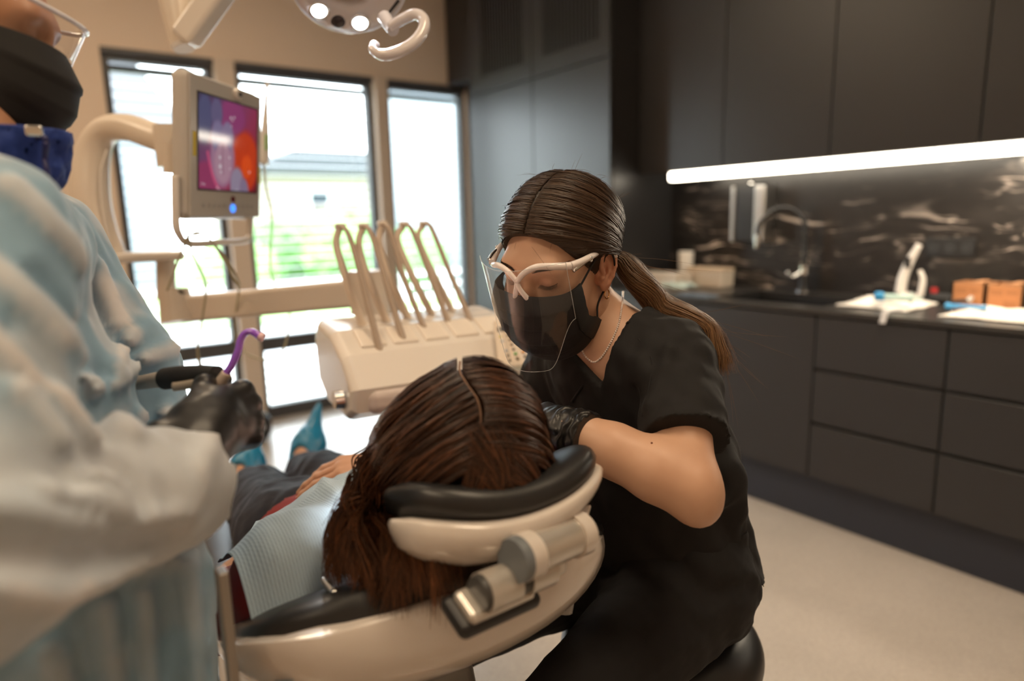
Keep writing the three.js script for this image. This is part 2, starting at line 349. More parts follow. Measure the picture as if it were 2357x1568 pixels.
bases.forEach(([a, b, drawers], i) => {
  const where = ['against the tall cabinet', 'under the sink', 'under the folded towel beside the sink', 'under the towel with the blue tools', 'under the end of the counter', 'at the far end of the run'][i];
  const t = thing('base_cabinet', (drawers ? 'dark grey base cabinet with three drawers ' : 'dark grey base cabinet with one plain door ') + where, 'cabinet', [Xf + 0.012, 0, (a + b) / 2], 'base cabinets under the worktop');
  const h = (b - a) / 2, x1 = Xb - Xf - 0.012;
  const open = i === 1 ? 0.69 : 0.879;
  mesh('body', box(slab + 0.002, 0.205, -h, x1, open, h), M.dark, t);
  if (drawers) for (const [y0, y1] of [[0.208, 0.428], [0.442, 0.652], [0.666, 0.872]]) mesh('drawer', rbox(0, y0, -h + 0.003, slab, y1, h - 0.003, 0.002, 1), M.dark, t);
  else mesh('door', rbox(0, 0.208, -h + 0.003, slab, 0.872, h - 0.003, 0.002, 1), M.dark, t);
  mesh('plinth', box(0.055, 0, -h, 0.075, 0.205, h), M.plinth, t);
});

// ---------------------------------------------------------------- things on and above the counter
{ // tap
  const b = onPlane(1846, 668, 0, 3.03); const t = thing('kitchen_tap', 'tall black swan neck tap with chrome lever behind the sink', 'tap', [3.04, 0.9, b.z]);
  mesh('base', [lathe([[0, 0], [0.028, 0], [0.028, 0.012], [0.02, 0.02], [0.02, 0.12], [0.016, 0.125], [0, 0.125]], 24)], M.black, t);
  mesh('spout', tube([V(0, 0.12, 0), V(0, 0.27, 0), V(-0.004, 0.33, -0.006), V(-0.03, 0.395, -0.06), V(-0.065, 0.395, -0.13), V(-0.095, 0.33, -0.185), V(-0.1, 0.26, -0.195)], 0.0115, { seg: 50, sides: 14 }), mat({ c: [0.02, 0.02, 0.021], roughness: 0.2 }), t);
  mesh('nozzle', rod(V(-0.1, 0.275, -0.195), V(-0.101, 0.215, -0.196), 0.014, 0.013, 18), M.chrome, t);
  mesh('collar', rod(V(0, 0.085, 0), V(0, 0.125, 0), 0.022, 0.022, 20), M.chrome, t);
  mesh('lever', tube([V(-0.01, 0.1, 0), V(-0.05, 0.075, -0.03), V(-0.075, 0.1, -0.045)], 0.009, { seg: 16 }), M.chrome, t);
  mesh('base_ring', rod(V(0, 0, 0), V(0, 0.008, 0), 0.034, 0.034, 24), M.chrome, t);
}
{ // towel dispenser on the splashback
  const a = onPlane(1690, 560, 0, 3.04), b = onPlane(1772, 425, 0, 3.04), z0 = a.z, z1 = b.z, h = (z1 - z0) / 2;
  const t = thing('towel_dispenser', 'black and brushed steel towel dispenser fixed to the marble', 'dispenser', [Xb - 0.001, 1.1, (z0 + z1) / 2]);
  const y0 = a.y - 1.1 + 0.01, y1 = b.y - 1.1;
  mesh('housing', rbox(-0.09, y0, -h + 0.012, 0, y1, h - 0.03, 0.006), M.black, t);
  mesh('side_plate', rbox(-0.1, y0, -h, 0, y1, -h + 0.018, 0.004), M.steel, t);
  mesh('side_plate', rbox(-0.1, y0, h - 0.06, 0, y1, h, 0.008), M.steel, t);
  mesh('latch', [lathe([[0, 0], [0.014, 0], [0.016, 0.012], [0.01, 0.03], [0, 0.034]], 20).translate(-0.05, y1, -0.01)], M.chrome, t);
}
{ // black socket plate
  const a = onPlane(2131, 592, 0, Xb), b = onPlane(2250, 548, 0, Xb), t = thing('socket_plate', 'wide black socket plate set on the marble', 'socket', [Xb - 0.001, (a.y + b.y) / 2, (a.z + b.z) / 2]);
  const hz = Math.abs(a.z - b.z) / 2, hy = Math.abs(a.y - b.y) / 2;
  mesh('plate', rbox(-0.011, -hy, -hz, 0, hy, hz, 0.004), M.black, t);
  for (const k of [-0.66, 0, 0.66]) mesh('socket_insert', new THREE.CylinderGeometry(hy * 0.62, hy * 0.62, 0.003, 24).rotateZ(Math.PI / 2).translate(-0.0115, 0, k * hz), M.blackMatte, t);
}
const Y = 0.9, cream = mat({ c: [0.62, 0.53, 0.43], roughness: 0.6 }), card = mat({ c: [0.42, 0.2, 0.09], roughness: 0.8 }), cloth = mat({ c: [0.8, 0.76, 0.7], roughness: 0.95 });
function onTop(px, py) { return onPlane(px, py, 1, Y); }
{
  const a = onTop(1602, 655), b = onTop(1695, 655);
  const t1 = thing('storage_box', 'cream rectangular box on the worktop beside the sink', 'box', [2.98, Y, -2.24]);
  mesh('shell', [rbox(-0.055, 0, -0.115, 0.055, 0.09, 0.115, 0.008)], cream, t1); mesh('lid', rbox(-0.057, 0.086, -0.117, 0.057, 0.1, 0.117, 0.005), mat({ c: [0.62, 0.47, 0.33], roughness: 0.6 }), t1);
  const c = onTop(1580, 648), t2 = thing('paper_cup_sleeve', 'tall white cylinder of cups behind the cream box', 'cup stack', [3.03, Y, -2.44]);
  mesh('cup', lathe([[0, 0], [0.036, 0], [0.042, 0.17], [0.044, 0.175], [0.04, 0.178], [0.036, 0.17], [0, 0.16]], 28), cloth, t2);
  const d = onTop(1520, 660), t3 = thing('tissue_box', 'low wide cream carton on the worktop beside the tall cabinet', 'box', [2.83, Y, -2.42]);
  mesh('carton', rbox(-0.07, 0, -0.13, 0.07, 0.075, 0.13, 0.006), cream, t3); mesh('slot', box(-0.02, 0.0745, -0.08, 0.02, 0.0765, 0.08), M.white, t3);
  const e = onTop(1558, 672), t4 = thing('crumpled_wrapper', 'crumpled pale green paper wrapper in front of the cream cartons', 'wrapper', [e.x + 0.02, Y + 0.004, e.z]);
  mesh('paper', sheet((u, v) => V((u - 0.5) * 0.11 + 0.02 * noise3(u * 3, v * 3, 2), 0.018 + 0.028 * Math.abs(noise3(u * 3.3, v * 3.3, 7)) , (v - 0.5) * 0.17), 18, 18, 0.0012), mat({ c: [0.5, 0.6, 0.55], roughness: 0.7 }), t4);
  const f = onTop(1605, 682), t5 = thing('folded_sheet', 'flat folded dark blue sheet at the worktop edge by the sink', 'sheet', [f.x, Y, f.z]);
  mesh('sheet_fold', [rbox(-0.05, 0, -0.09, 0.05, 0.006, 0.09, 0.002), rbox(-0.035, 0.006, -0.085, 0.045, 0.01, 0.08, 0.002)], mat({ c: [0.1, 0.13, 0.17], roughness: 0.6 }), t5);
}
function towel(name, label, px0, px1, py, wz, wx, seedN, hgt) {
  const a = onTop(px0, py), b = onTop(px1, py), c = a.clone().add(b).multiplyScalar(0.5), L = Math.abs(a.z - b.z);
  const t = thing(name, label, 'towel', [Math.max(c.x + wx * 0.5, Xf + wx * 0.5 + 0.004), Y, c.z], 'folded white towels on the worktop');
  for (let k = 0; k < 3; k++) mesh('fold', sheet((u, v) => {
    const e = Math.pow(Math.max(Math.abs(2 * u - 1), Math.abs(2 * v - 1)), 6);
    return V((v - 0.5) * wx * (1 - 0.05 * k) + 0.004 * noise3(u * 4, v, k + seedN), 0.006 + (k + 1) * hgt * (1 - 0.75 * e) * (0.8 + 0.35 * noise3(u * 2.1 + k, v * 2, seedN)) * (0.5 + 0.5 * Math.sin(Math.PI * clamp(u * 1.1))), (u - 0.5) * L * (1 - 0.06 * k) + 0.01 * noise3(v * 3, u, seedN + k));
  }, 40, 24, 0.004), cloth, t);
  return [t, c];
}
{
  const [t1] = towel('folded_towel', 'folded white towel with pale tools on it beside the sink', 1885, 2118, 712, 0, 0.3, 3, 0.012);
  const [t2] = towel('folded_towel', 'folded white towel with a blue tool in front of the cardboard boxes', 2125, 2420, 740, 0, 0.24, 11, 0.011);
  const blue = mat({ c: [0.04, 0.3, 0.62], roughness: 0.4 }), mint = mat({ c: [0.45, 0.62, 0.58], roughness: 0.5 });
  const p1 = onPlane(2023, 688, 1, Y + 0.045), c1 = thing('blue_cap', 'small blue cap on the towel beside the sink', 'cup', p1); mesh('cap_wall', lathe([[0, -0.006], [0.018, -0.006], [0.018, 0.02], [0.012, 0.026], [0, 0.026]], 20), blue, c1);  // a small blue cap, closed on top
  const p2 = onPlane(2062, 687, 1, Y + 0.045), c2 = thing('mint_syringe', 'pale mint green applicator lying on the towel beside the sink', 'applicator', p2);
  mesh('barrel', rod(V(-0.01, 0.004, -0.05), V(0.01, 0.004, 0.05), 0.012, 0.012, 14), mint, c2); mesh('plunger', rod(V(0.01, 0.004, 0.05), V(0.017, 0.004, 0.085), 0.006, 0.006, 10), mint, c2); mesh('flange', rod(V(0.0095, 0.004, 0.048), V(0.0105, 0.004, 0.053), 0.02, 0.02, 14), mint, c2);
  const p3 = onPlane(2028, 722, 1, Y + 0.02), c3 = thing('plastic_strip', 'translucent grey strip hanging over the worktop edge from the towel', 'strip', [Xf - 0.012, Y + 0.012, p3.z]);
  mesh('strip', sheet((u, v) => V(lerp(0.1, -0.004, Math.min(1, v * 1.5)) - 0.008 * Math.max(0, v - 0.66), v < 0.66 ? 0.008 : 0.008 - (v - 0.66) * 0.13, (u - 0.5) * 0.022 - v * 0.02), 2, 18, 0.002), mat({ c: [0.55, 0.54, 0.55], roughness: 0.3 }), c3);
  const p4 = onPlane(2232, 712, 1, Y + 0.03), c4 = thing('blue_applicator', 'bright blue slim applicator lying on the towel by the cardboard boxes', 'applicator', p4);
  mesh('handle', tube([V(0, 0.006, -0.055), V(-0.006, 0.01, -0.01), V(0.004, 0.008, 0.05)], (t) => 0.006 + 0.004 * Math.abs(t - 0.5), { seg: 20 }), blue, c4); mesh('tip', rod(V(0, 0.006, -0.075), V(0, 0.006, -0.052), 0.011, 0.008, 12), blue, c4);
  const p5 = onPlane(2205, 702, 1, Y + 0.03), c5 = thing('black_applicator', 'short black applicator lying on the towel by the cardboard boxes', 'applicator', p5);
  mesh('handle', rod(V(0, 0.006, -0.04), V(0.006, 0.018, 0.03), 0.006, 0.008, 12), M.black, c5); mesh('tip', rod(V(0.006, 0.018, 0.03), V(0.01, 0.034, 0.04), 0.01, 0.007, 12), M.steel, c5);
}
{ // curing light standing in its cradle
  const p = onTop(2080, 690), t = thing('curing_light', 'white wand shaped cordless curing light standing in its cradle', 'curing light', [3.0, Y, -1.25]);
  const w = mat({ c: [0.68, 0.64, 0.6], roughness: 0.3 });
  mesh('cradle', [lathe([[0, 0], [0.055, 0], [0.052, 0.012], [0.03, 0.03], [0.02, 0.035], [0, 0.035]], 28), tube([V(0.0, 0.02, 0.05), V(0, 0.09, 0.055), V(0, 0.13, 0.04)], (t) => 0.014 * (1 - 0.4 * t), { seg: 20 })], w, t);
  mesh('wand', tube([V(0, 0.03, -0.03), V(0, 0.1, -0.022), V(0, 0.17, 0.0), V(0, 0.235, 0.03)], (t) => 0.021 - 0.009 * t * t, { seg: 30, sides: 16 }), w, t);
  mesh('display', rbox(-0.026, 0.14, -0.012, -0.012, 0.185, 0.008, 0.003), M.black, t);
}
[[2175, 2250, 'nearer the curing light'], [2254, 2340, 'beside the teal bottle']].forEach(([a, b, where], i) => {
  const p = onPlane(a, 710, 0, 2.76), q = onPlane(b, 712, 0, 2.76), h = Math.abs(p.z - q.z) / 2;
  const t = thing('cardboard_box', 'open brown cardboard box of supplies ' + where, 'box', [2.87, Y, (p.z + q.z) / 2], 'open cardboard boxes on the worktop');
  const W2 = 0.005, hh = 0.105;
  mesh('carton', [box(-0.06, 0, -h, -0.06 + W2, hh, h), box(0.06, 0, -h, 0.06 + W2, hh, h), box(-0.06, 0, -h, 0.06, hh, -h + W2), box(-0.06, 0, h - W2, 0.06, hh, h), box(-0.06, 0, -h, 0.06, 0.004, h)], card, t);
  for (let k = 0; k < 4; k++) mesh('packet', rbox(-0.045, 0.01, -h + 0.012 + k * h * 0.46, 0.045, 0.088 + 0.012 * ((k * 7 + i * 3) % 3), -h + 0.02 + k * h * 0.46 + 0.022, 0.003), k % 2 ? M.blackMatte : card, t);
  const ink = mat({ map: canvasTex(256, 128, (c, w, hgt) => { c.fillStyle = '#b0764b'; c.fillRect(0, 0, w, hgt); c.fillStyle = '#4a2b18'; for (let r = 0; r < 3; r++) for (let x = 20; x < 110; x += 14) c.fillRect(x, 22 + r * 9, 10 - (x + r) % 4, 3); for (let r = 0; r < 2; r++) for (let x = 145; x < 235; x += 13) c.fillRect(x, 24 + r * 9, 9, 3); for (let r = 0; r < 4; r++) for (let x = 130; x < 235; x += 12) c.fillRect(x, 78 + r * 9, 9, 2.5); }), roughness: 0.8 });
  mesh('printed_label', box(-0.0612, 0.012, -h + 0.008, -0.06, hh - 0.006, h - 0.008), ink, t);
});
{
  const p = onPlane(2362, 700, 0, 2.8), t = thing('teal_bottle', 'teal plastic bottle at the end of the worktop', 'bottle', [2.9, Y, p.z + 0.05]);
  mesh('bottle', lathe([[0, 0], [0.036, 0], [0.038, 0.01], [0.038, 0.09], [0.03, 0.11], [0.014, 0.125], [0.014, 0.135], [0, 0.135]], 28), mat({ c: [0.05, 0.33, 0.36], roughness: 0.3 }), t);
  mesh('cap', lathe([[0, 0.135], [0.018, 0.135], [0.018, 0.165], [0, 0.168]], 24), cloth, t);
  const q = onTop(2135, 688), s = thing('black_pouch', 'small black pouch with a red tag behind the curing light', 'pouch', [3.02, Y, -1.09]);
  mesh('pouch', new RoundedBoxGeometry(0.09, 0.04, 0.15, 4, 0.018).translate(0, 0.02, 0), M.blackMatte, s);
  mesh('tag', rbox(-0.03, 0.04, -0.07, -0.02, 0.062, -0.045, 0.003), mat({ c: [0.35, 0.01, 0.01], roughness: 0.5 }), s);
}
// recessed ceiling luminaires; the last panel is added fill
CEILING_LAMPS.forEach(([x, z], i) => {
  const where = ['over the dental chair head end', 'over the foot of the dental chair', 'over the left side of the room', 'behind the assistant, added as fill for the dentist face'][i];
  const t = thing('ceiling_light', 'recessed rectangular ceiling light panel ' + where, 'ceiling light', [x, CEIL, z], 'recessed ceiling panels');
  mesh('trim', [box(-0.17, -0.012, -0.64, -0.145, 0.02, 0.64), box(0.145, -0.012, -0.64, 0.17, 0.02, 0.64), box(-0.145, -0.012, -0.64, 0.145, 0.02, -0.615), box(-0.145, -0.012, 0.615, 0.145, 0.02, 0.64)], M.white, t);
  mesh('diffuser', box(-0.145, -0.006, -0.615, 0.145, 0.02, 0.615), mat({ c: [0.9, 0.88, 0.85], roughness: 0.7, emissive: rgb(1, 0.85, 0.65), emissiveIntensity: 1.2 }), t);
});

// ---------------------------------------------------------------- outside the windows
{
  const stone = mat({ c: [0.62, 0.62, 0.6], roughness: 0.8 }), leaf = (a, b, c) => mat({ c: [a, b, c], roughness: 0.8 });
  struct('terrace_ground', box(-9, -0.25, -9.2, 14, -0.06, Zb - 0.16), stone).userData.label = 'pale paved terrace outside the windows';
  struct('lawn_ground', box(-22, -0.35, -40, 34, -0.12, -9.2), leaf(0.22, 0.36, 0.12)).userData.label = 'green lawn beyond the terrace';
  function house(label, x, z, w, d, h, rise, wallC, roofC, wins, turn = 0) {
    const t = thing('house', label, 'house', [x, -0.12, z]); t.rotation.y = turn;
    mesh('wall', box(-w / 2, 0, -d / 2, w / 2, h, d / 2), mat({ c: wallC, roughness: 0.85 }), t);
    const s = new THREE.Shape([[-w / 2 - 0.5, 0], [w / 2 + 0.5, 0], [w / 2 - 1, rise], [-w / 2 + 1, rise]].map(([a, b]) => new THREE.Vector2(a, b)));
    const g = new THREE.ExtrudeGeometry(s, { depth: d + 0.8, bevelEnabled: false }); g.translate(0, h, -d / 2 - 0.4); mesh('roof', g, mat({ c: roofC, roughness: 0.8 }), t);
    for (const [wx, wy, ww, wh] of wins) { const f = mesh('window', box(wx - ww / 2, wy, d / 2, wx + ww / 2, wy + wh, d / 2 + 0.05), mat({ c: [0.7, 0.7, 0.7], roughness: 0.6 }), t); mesh('pane', box(wx - ww / 2 + 0.08, wy + 0.08, d / 2 + 0.05, wx + ww / 2 - 0.08, wy + wh - 0.08, d / 2 + 0.06), mat({ c: [0.03, 0.04, 0.05], roughness: 0.1 }), f); }
  }
  const a = onPlane(770, 500, 2, -24), b = onPlane(330, 400, 2, -15), c = onPlane(1010, 450, 2, -13);
  house('cream house with a grey roof beyond the garden', a.x + 1.5, -26, 9, 7, 3.1, 0.75, [0.3, 0.26, 0.21], [0.06, 0.065, 0.075], [[-2.6, 1.7, 0.8, 0.9], [0.2, 1.7, 0.8, 0.9], [2.6, 1.7, 0.8, 0.9], [1.5, 0.1, 1.0, 1.4]]);
  house('grey sided house with a pitched roof seen through the left bay', b.x - 2.2, -18.5, 5.5, 5, 3.4, 2.2, [0.16, 0.18, 0.22], [0.1, 0.1, 0.115], [[0.6, 0.6, 1.2, 1.5], [-1.4, 0.6, 1, 1.5]]);
  house('pale rendered house seen through the right bay', c.x + 2.6, -13, 6, 4, 5.2, 0.6, [0.3, 0.33, 0.38], [0.1, 0.1, 0.11], [[-1.2, 2.8, 1, 1.2], [1.2, 2.8, 1, 1.2], [-1.2, 0.6, 1, 1.3]]);
  const hz = -12;
  function shrub(label, px, z, rx, h, col) {
    const p = onPlane(px, 560, 2, z), t = thing('garden_shrub', label, 'shrub', [p.x, -0.12, z], 'shrubs beyond the terrace');
    const f = (x, y, zz) => Math.hypot(x / rx, (y - h * 0.5) / (h * 0.55), zz / (rx * 0.8)) * 0.5 - 0.5 + 0.12 * fbm(x * 2.4 + px, y * 2.4, zz * 2.4, 3);
    mesh('foliage', skin((x, y, zz) => Math.max(f(x, y, zz) * Math.min(rx, h), -y), V(-rx * 1.3, -0.02, -rx * 1.2), V(rx * 1.3, h * 1.3, rx * 1.2), 0.14), col, t);
    mesh('stem', rod(V(0, -0.1, 0), V(0, h * 0.4, 0), 0.06, 0.04, 8), leaf(0.12, 0.08, 0.05), t);
  }
  const g1 = leaf(0.1, 0.22, 0.06), g2 = leaf(0.16, 0.3, 0.08);
  shrub('low broad green shrub before the cream house', 655, -16.5, 1.2, 1.5, g1);
  shrub('bright rounded green shrub before the cream house', 800, -14, 1.0, 1.7, g2);
  shrub('small green shrub behind the left window post', 540, -12, 0.7, 1.2, g2);
  shrub('dark green shrub seen through the right bay', 930, -11.5, 0.9, 1.25, g1);
  const fnc = thing('garden_fence', 'low pale railing fence between terrace and lawn', 'fence', [1, -0.1, -9.3]);
  for (let i = 0; i < 26; i++) mesh('post', box(-9 + i * 0.75, 0, -0.03, -8.95 + i * 0.75, 0.62, 0.03), stone, fnc);
  for (const y of [0.2, 0.38, 0.56]) mesh('rail', box(-9, y, -0.02, 9.8, y + 0.05, 0.02), stone, fnc);
}

// ---------------------------------------------------------------- dental unit
const plastic = mat({ c: [0.7, 0.64, 0.58], roughness: 0.25, clearcoat: 0.35, clearcoatRoughness: 0.12 });
const plasticWarm = mat({ c: [0.66, 0.57, 0.48], roughness: 0.32 });
const greyPl = mat({ c: [0.3, 0.3, 0.3], roughness: 0.35 });
const Bx = V(0.9905, 0, 0.137), Ax = V(-0.137, 0, 0.9905);     // across the chair (patient's right), and from feet to head
// a closed skin over oval sections {c, s, n, w, h}; e = squareness
function loft(sec, N = 30, e = 2.6) {
  const pos = [], idx = [];
  for (const q of sec) for (let j = 0; j < N; j++) {
    const a = j / N * Math.PI * 2, ca = Math.cos(a), sa = Math.sin(a), x = Math.sign(ca) * Math.abs(ca) ** (2 / e) * q.w, y = Math.sign(sa) * Math.abs(sa) ** (2 / e) * (sa < 0 && q.h2 !== undefined ? q.h2 : q.h);
    pos.push(q.c.x + q.s.x * x + q.n.x * y, q.c.y + q.s.y * x + q.n.y * y, q.c.z + q.s.z * x + q.n.z * y);
  }
  const R = sec.length;
  for (let i = 0; i < R - 1; i++) for (let j = 0; j < N; j++) { const a = i * N + j, b = i * N + (j + 1) % N; idx.push(a, a + N, b, b, a + N, b + N); }
  for (const [r, fl] of [[0, 0], [R - 1, 1]]) { const k = pos.length / 3, c = sec[r].c; pos.push(c.x, c.y, c.z); for (let j = 0; j < N; j++) { const a = r * N + j, b = r * N + (j + 1) % N; fl ? idx.push(k, b, a) : idx.push(k, a, b); } }
  const g = new THREE.BufferGeometry(); g.setAttribute('position', new THREE.Float32BufferAttribute(pos, 3)); g.setIndex(idx); g.computeVertexNormals();
  const vol = pos => 0; return fixWinding(g);
}
function fixWinding(g) {   // turns the faces outwards
  const p = g.attributes.position, ix = g.index.array; let v = 0;
  for (let i = 0; i < ix.length; i += 3) { const a = ix[i] * 3, b = ix[i + 1] * 3, c = ix[i + 2] * 3, q = p.array; v += q[a] * (q[b + 1] * q[c + 2] - q[b + 2] * q[c + 1]) - q[a + 1] * (q[b] * q[c + 2] - q[b + 2] * q[c]) + q[a + 2] * (q[b] * q[c + 1] - q[b + 1] * q[c]); }
  if (v < 0) { for (let i = 0; i < ix.length; i += 3) { const t = ix[i + 1]; ix[i + 1] = ix[i + 2]; ix[i + 2] = t; } g.computeVertexNormals(); }
  return g;
}
function local(g, o) { return g.translate(-o.x, -o.y, -o.z); }   // world-made geometry into a group standing at o
function basis(X, Y, Z, o) { return new THREE.Matrix4().makeBasis(X, Y, Z).setPosition(o); }

// ---- monitor
const MON = { tl: P(430, 157, 1.51), tr: P(600, 226, 1.835), bl: P(427, 503, 1.53), br: P(601, 508, 1.855) };
{
  const c = MON.tl.clone().add(MON.tr).add(MON.bl).add(MON.br).multiplyScalar(0.25);
  const X = MON.tr.clone().add(MON.br).sub(MON.tl).sub(MON.bl).setY(0).normalize(), Z = X.clone().cross(V(0, 1, 0)).normalize().multiplyScalar(0.9935).add(V(0, -0.113, 0)).normalize(), Yv = Z.clone().cross(X).normalize();
  const w = MON.tr.distanceTo(MON.tl) / 2, h = (MON.tl.distanceTo(MON.bl) + MON.tr.distanceTo(MON.br)) / 4;
  const t = thing('dental_monitor', 'white framed monitor showing a close view of teeth on a curved arm', 'monitor', c); t.quaternion.setFromRotationMatrix(new THREE.Matrix4().makeBasis(X, Yv, Z));
  const sx0 = -w + 0.038, sx1 = w - 0.03, sy0 = -h + 0.075, sy1 = h - 0.045;
  mesh('housing', new RoundedBoxGeometry(2 * w, 2 * h, 0.045, 5, 0.02).translate(0, 0, -0.0225), mat({ c: [0.5, 0.46, 0.42], roughness: 0.3 }), t);
  mesh('bezel', new RoundedBoxGeometry(2 * w - 0.014, 2 * h - 0.014, 0.008, 4, 0.004).translate(0, 0, 0.0), mat({ c: [0.42, 0.39, 0.36], roughness: 0.25 }), t);
  const tex = canvasTex(1024, 800, (g, W2, H2) => {
    const bg = g.createLinearGradient(0, 0, W2, H2); bg.addColorStop(0, '#4a4763'); bg.addColorStop(0.35, '#8f4c7a'); bg.addColorStop(0.65, '#a83a5c'); bg.addColorStop(1, '#7a1c26'); g.fillStyle = bg; g.fillRect(0, 0, W2, H2);
    const blob = (x, y, rx, ry, a, c0, c1) => { g.save(); g.translate(x, y); g.rotate(a); g.scale(rx, ry); const q = g.createRadialGradient(0, 0, 0.1, 0, 0, 1); q.addColorStop(0, c0); q.addColorStop(0.75, c0); q.addColorStop(1, c1); g.fillStyle = q; g.beginPath(); g.arc(0, 0, 1, 0, 7); g.fill(); g.restore(); };
    blob(800, 520, 300, 330, 0, '#e2461d', 'rgba(190,40,60,0)'); blob(830, 560, 120, 130, 0, '#ff5a1f', 'rgba(230,60,30,0)');
    blob(130, 720, 260, 180, 0, '#a8406e', 'rgba(160,60,110,0)'); blob(560, 130, 260, 170, 0, '#a2467e', 'rgba(150,60,120,0)');
    blob(95, 200, 140, 240, 0.1, '#5f5f86', 'rgba(80,70,110,0)'); blob(290, 130, 110, 150, 0, '#72688f', 'rgba(90,70,120,0)');
    blob(395, 520, 235, 300, 0.05, '#b58aa6', 'rgba(190,100,140,0)'); blob(310, 330, 120, 160, 0, '#8f83aa', 'rgba(140,110,150,0)'); blob(470, 320, 120, 160, 0.1, '#9a87ab', 'rgba(150,110,150,0)');
    blob(400, 560, 170, 210, 0, '#c79aae', 'rgba(190,120,150,0)'); g.strokeStyle = 'rgba(120,60,90,0.7)'; g.lineWidth = 10; g.beginPath(); g.moveTo(395, 380); g.quadraticCurveTo(380, 520, 405, 660); g.stroke();
    g.strokeStyle = 'rgba(235,95,140,0.8)'; g.lineWidth = 40; g.beginPath(); g.moveTo(140, 470); g.quadraticCurveTo(210, 700, 330, 800); g.stroke();
    blob(655, 760, 150, 210, -0.12, '#aa9ab2', 'rgba(170,110,140,0)'); blob(790, 800, 90, 150, -0.25, '#9a86a4', 'rgba(160,90,120,0)');
    g.fillStyle = 'rgba(255,245,250,0.85)'; for (const [x, y, r] of [[345, 510, 16], [350, 590, 20], [362, 640, 12], [510, 500, 12], [520, 600, 10], [530, 140, 14], [560, 160, 10], [590, 130, 12], [540, 215, 8], [880, 610, 12], [300, 780, 10], [330, 800, 12], [640, 790, 8]]) { g.beginPath(); g.arc(x, y, r, 0, 7); g.fill(); }
    g.fillStyle = 'rgba(255,255,255,0.85)'; g.font = '30px sans-serif'; g.fillText('2 files', 30, 770);
  });
  const sg = new THREE.PlaneGeometry(sx1 - sx0, sy1 - sy0).translate((sx0 + sx1) / 2, (sy0 + sy1) / 2, 0.0046);
  mesh('screen', sg, mat({ c: [0.02, 0.02, 0.02], roughness: 0.06, emissive: rgb(1, 1, 1), emissiveMap: tex, emissiveIntensity: 0.36 }), t);
  mesh('screen_frame', [box(sx0 - 0.004, sy0 - 0.004, 0.003, sx1 + 0.004, sy0, 0.0056), box(sx0 - 0.004, sy1, 0.003, sx1 + 0.004, sy1 + 0.004, 0.0056), box(sx0 - 0.004, sy0, 0.003, sx0, sy1, 0.0056), box(sx1, sy0, 0.003, sx1 + 0.004, sy1, 0.0056)], M.black, t);
  const cam = mesh('webcam', new THREE.CylinderGeometry(0.013, 0.013, 0.012, 24).rotateX(Math.PI / 2).translate(0.03, h - 0.022, 0.008), plastic, t);
  mesh('lens', new THREE.CylinderGeometry(0.006, 0.006, 0.004, 16).rotateX(Math.PI / 2).translate(0.033, h - 0.022, 0.0155), M.black, cam);
  for (let i = 0; i < 11; i++) if (i !== 5) mesh('button', new THREE.CylinderGeometry(0.005, 0.005, 0.002, 12).rotateX(Math.PI / 2).translate(lerp(-w + 0.06, w - 0.05, i / 10), -h + 0.036, 0.0045), mat({ c: [0.3, 0.28, 0.27], roughness: 0.4 }), t);
  mesh('power_indicator_light', new THREE.CylinderGeometry(0.0105, 0.0105, 0.003, 20).rotateX(Math.PI / 2).translate(0.02, -h + 0.03, 0.005), mat({ c: [0.02, 0.06, 0.3], emissive: rgb(0.05, 0.25, 1), emissiveIntensity: 1.2 }), t);
  mesh('infrared_eye', new THREE.CylinderGeometry(0.008, 0.008, 0.003, 16).rotateX(Math.PI / 2).translate(0.02, -h + 0.053, 0.005), mat({ c: [0.1, 0.0, 0.005], roughness: 0.2 }), t);
  mesh('sticker', box(-w + 0.018, -0.02, 0.0035, -w + 0.03, 0.035, 0.0048), mat({ c: [0.55, 0.42, 0.04], roughness: 0.6 }), t);
  mesh('sticker', box(w - 0.02, -0.07, 0.0035, w - 0.008, -0.025, 0.0048), mat({ c: [0.55, 0.42, 0.04], roughness: 0.6 }), t);
  mesh('hub', new THREE.CylinderGeometry(0.03, 0.03, 0.07, 24).translate(-w + 0.06, -0.03, -0.065), plasticWarm, t);
  // carrying rail under the screen
  const rl = [V(-w - 0.012, -h + 0.1, -0.02), V(-w - 0.012, -h + 0.02, -0.02), V(-w - 0.004, -h - 0.03, -0.02), V(-w + 0.04, -h - 0.058, -0.02), V(0, -h - 0.06, -0.02), V(w - 0.05, -h - 0.06, -0.02), V(w - 0.02, -h - 0.045, -0.02), V(w - 0.015, -h + 0.01, -0.02)];
  mesh('rail', tube(rl, 0.0085, { seg: 80, sides: 12 }), plastic, t);
}
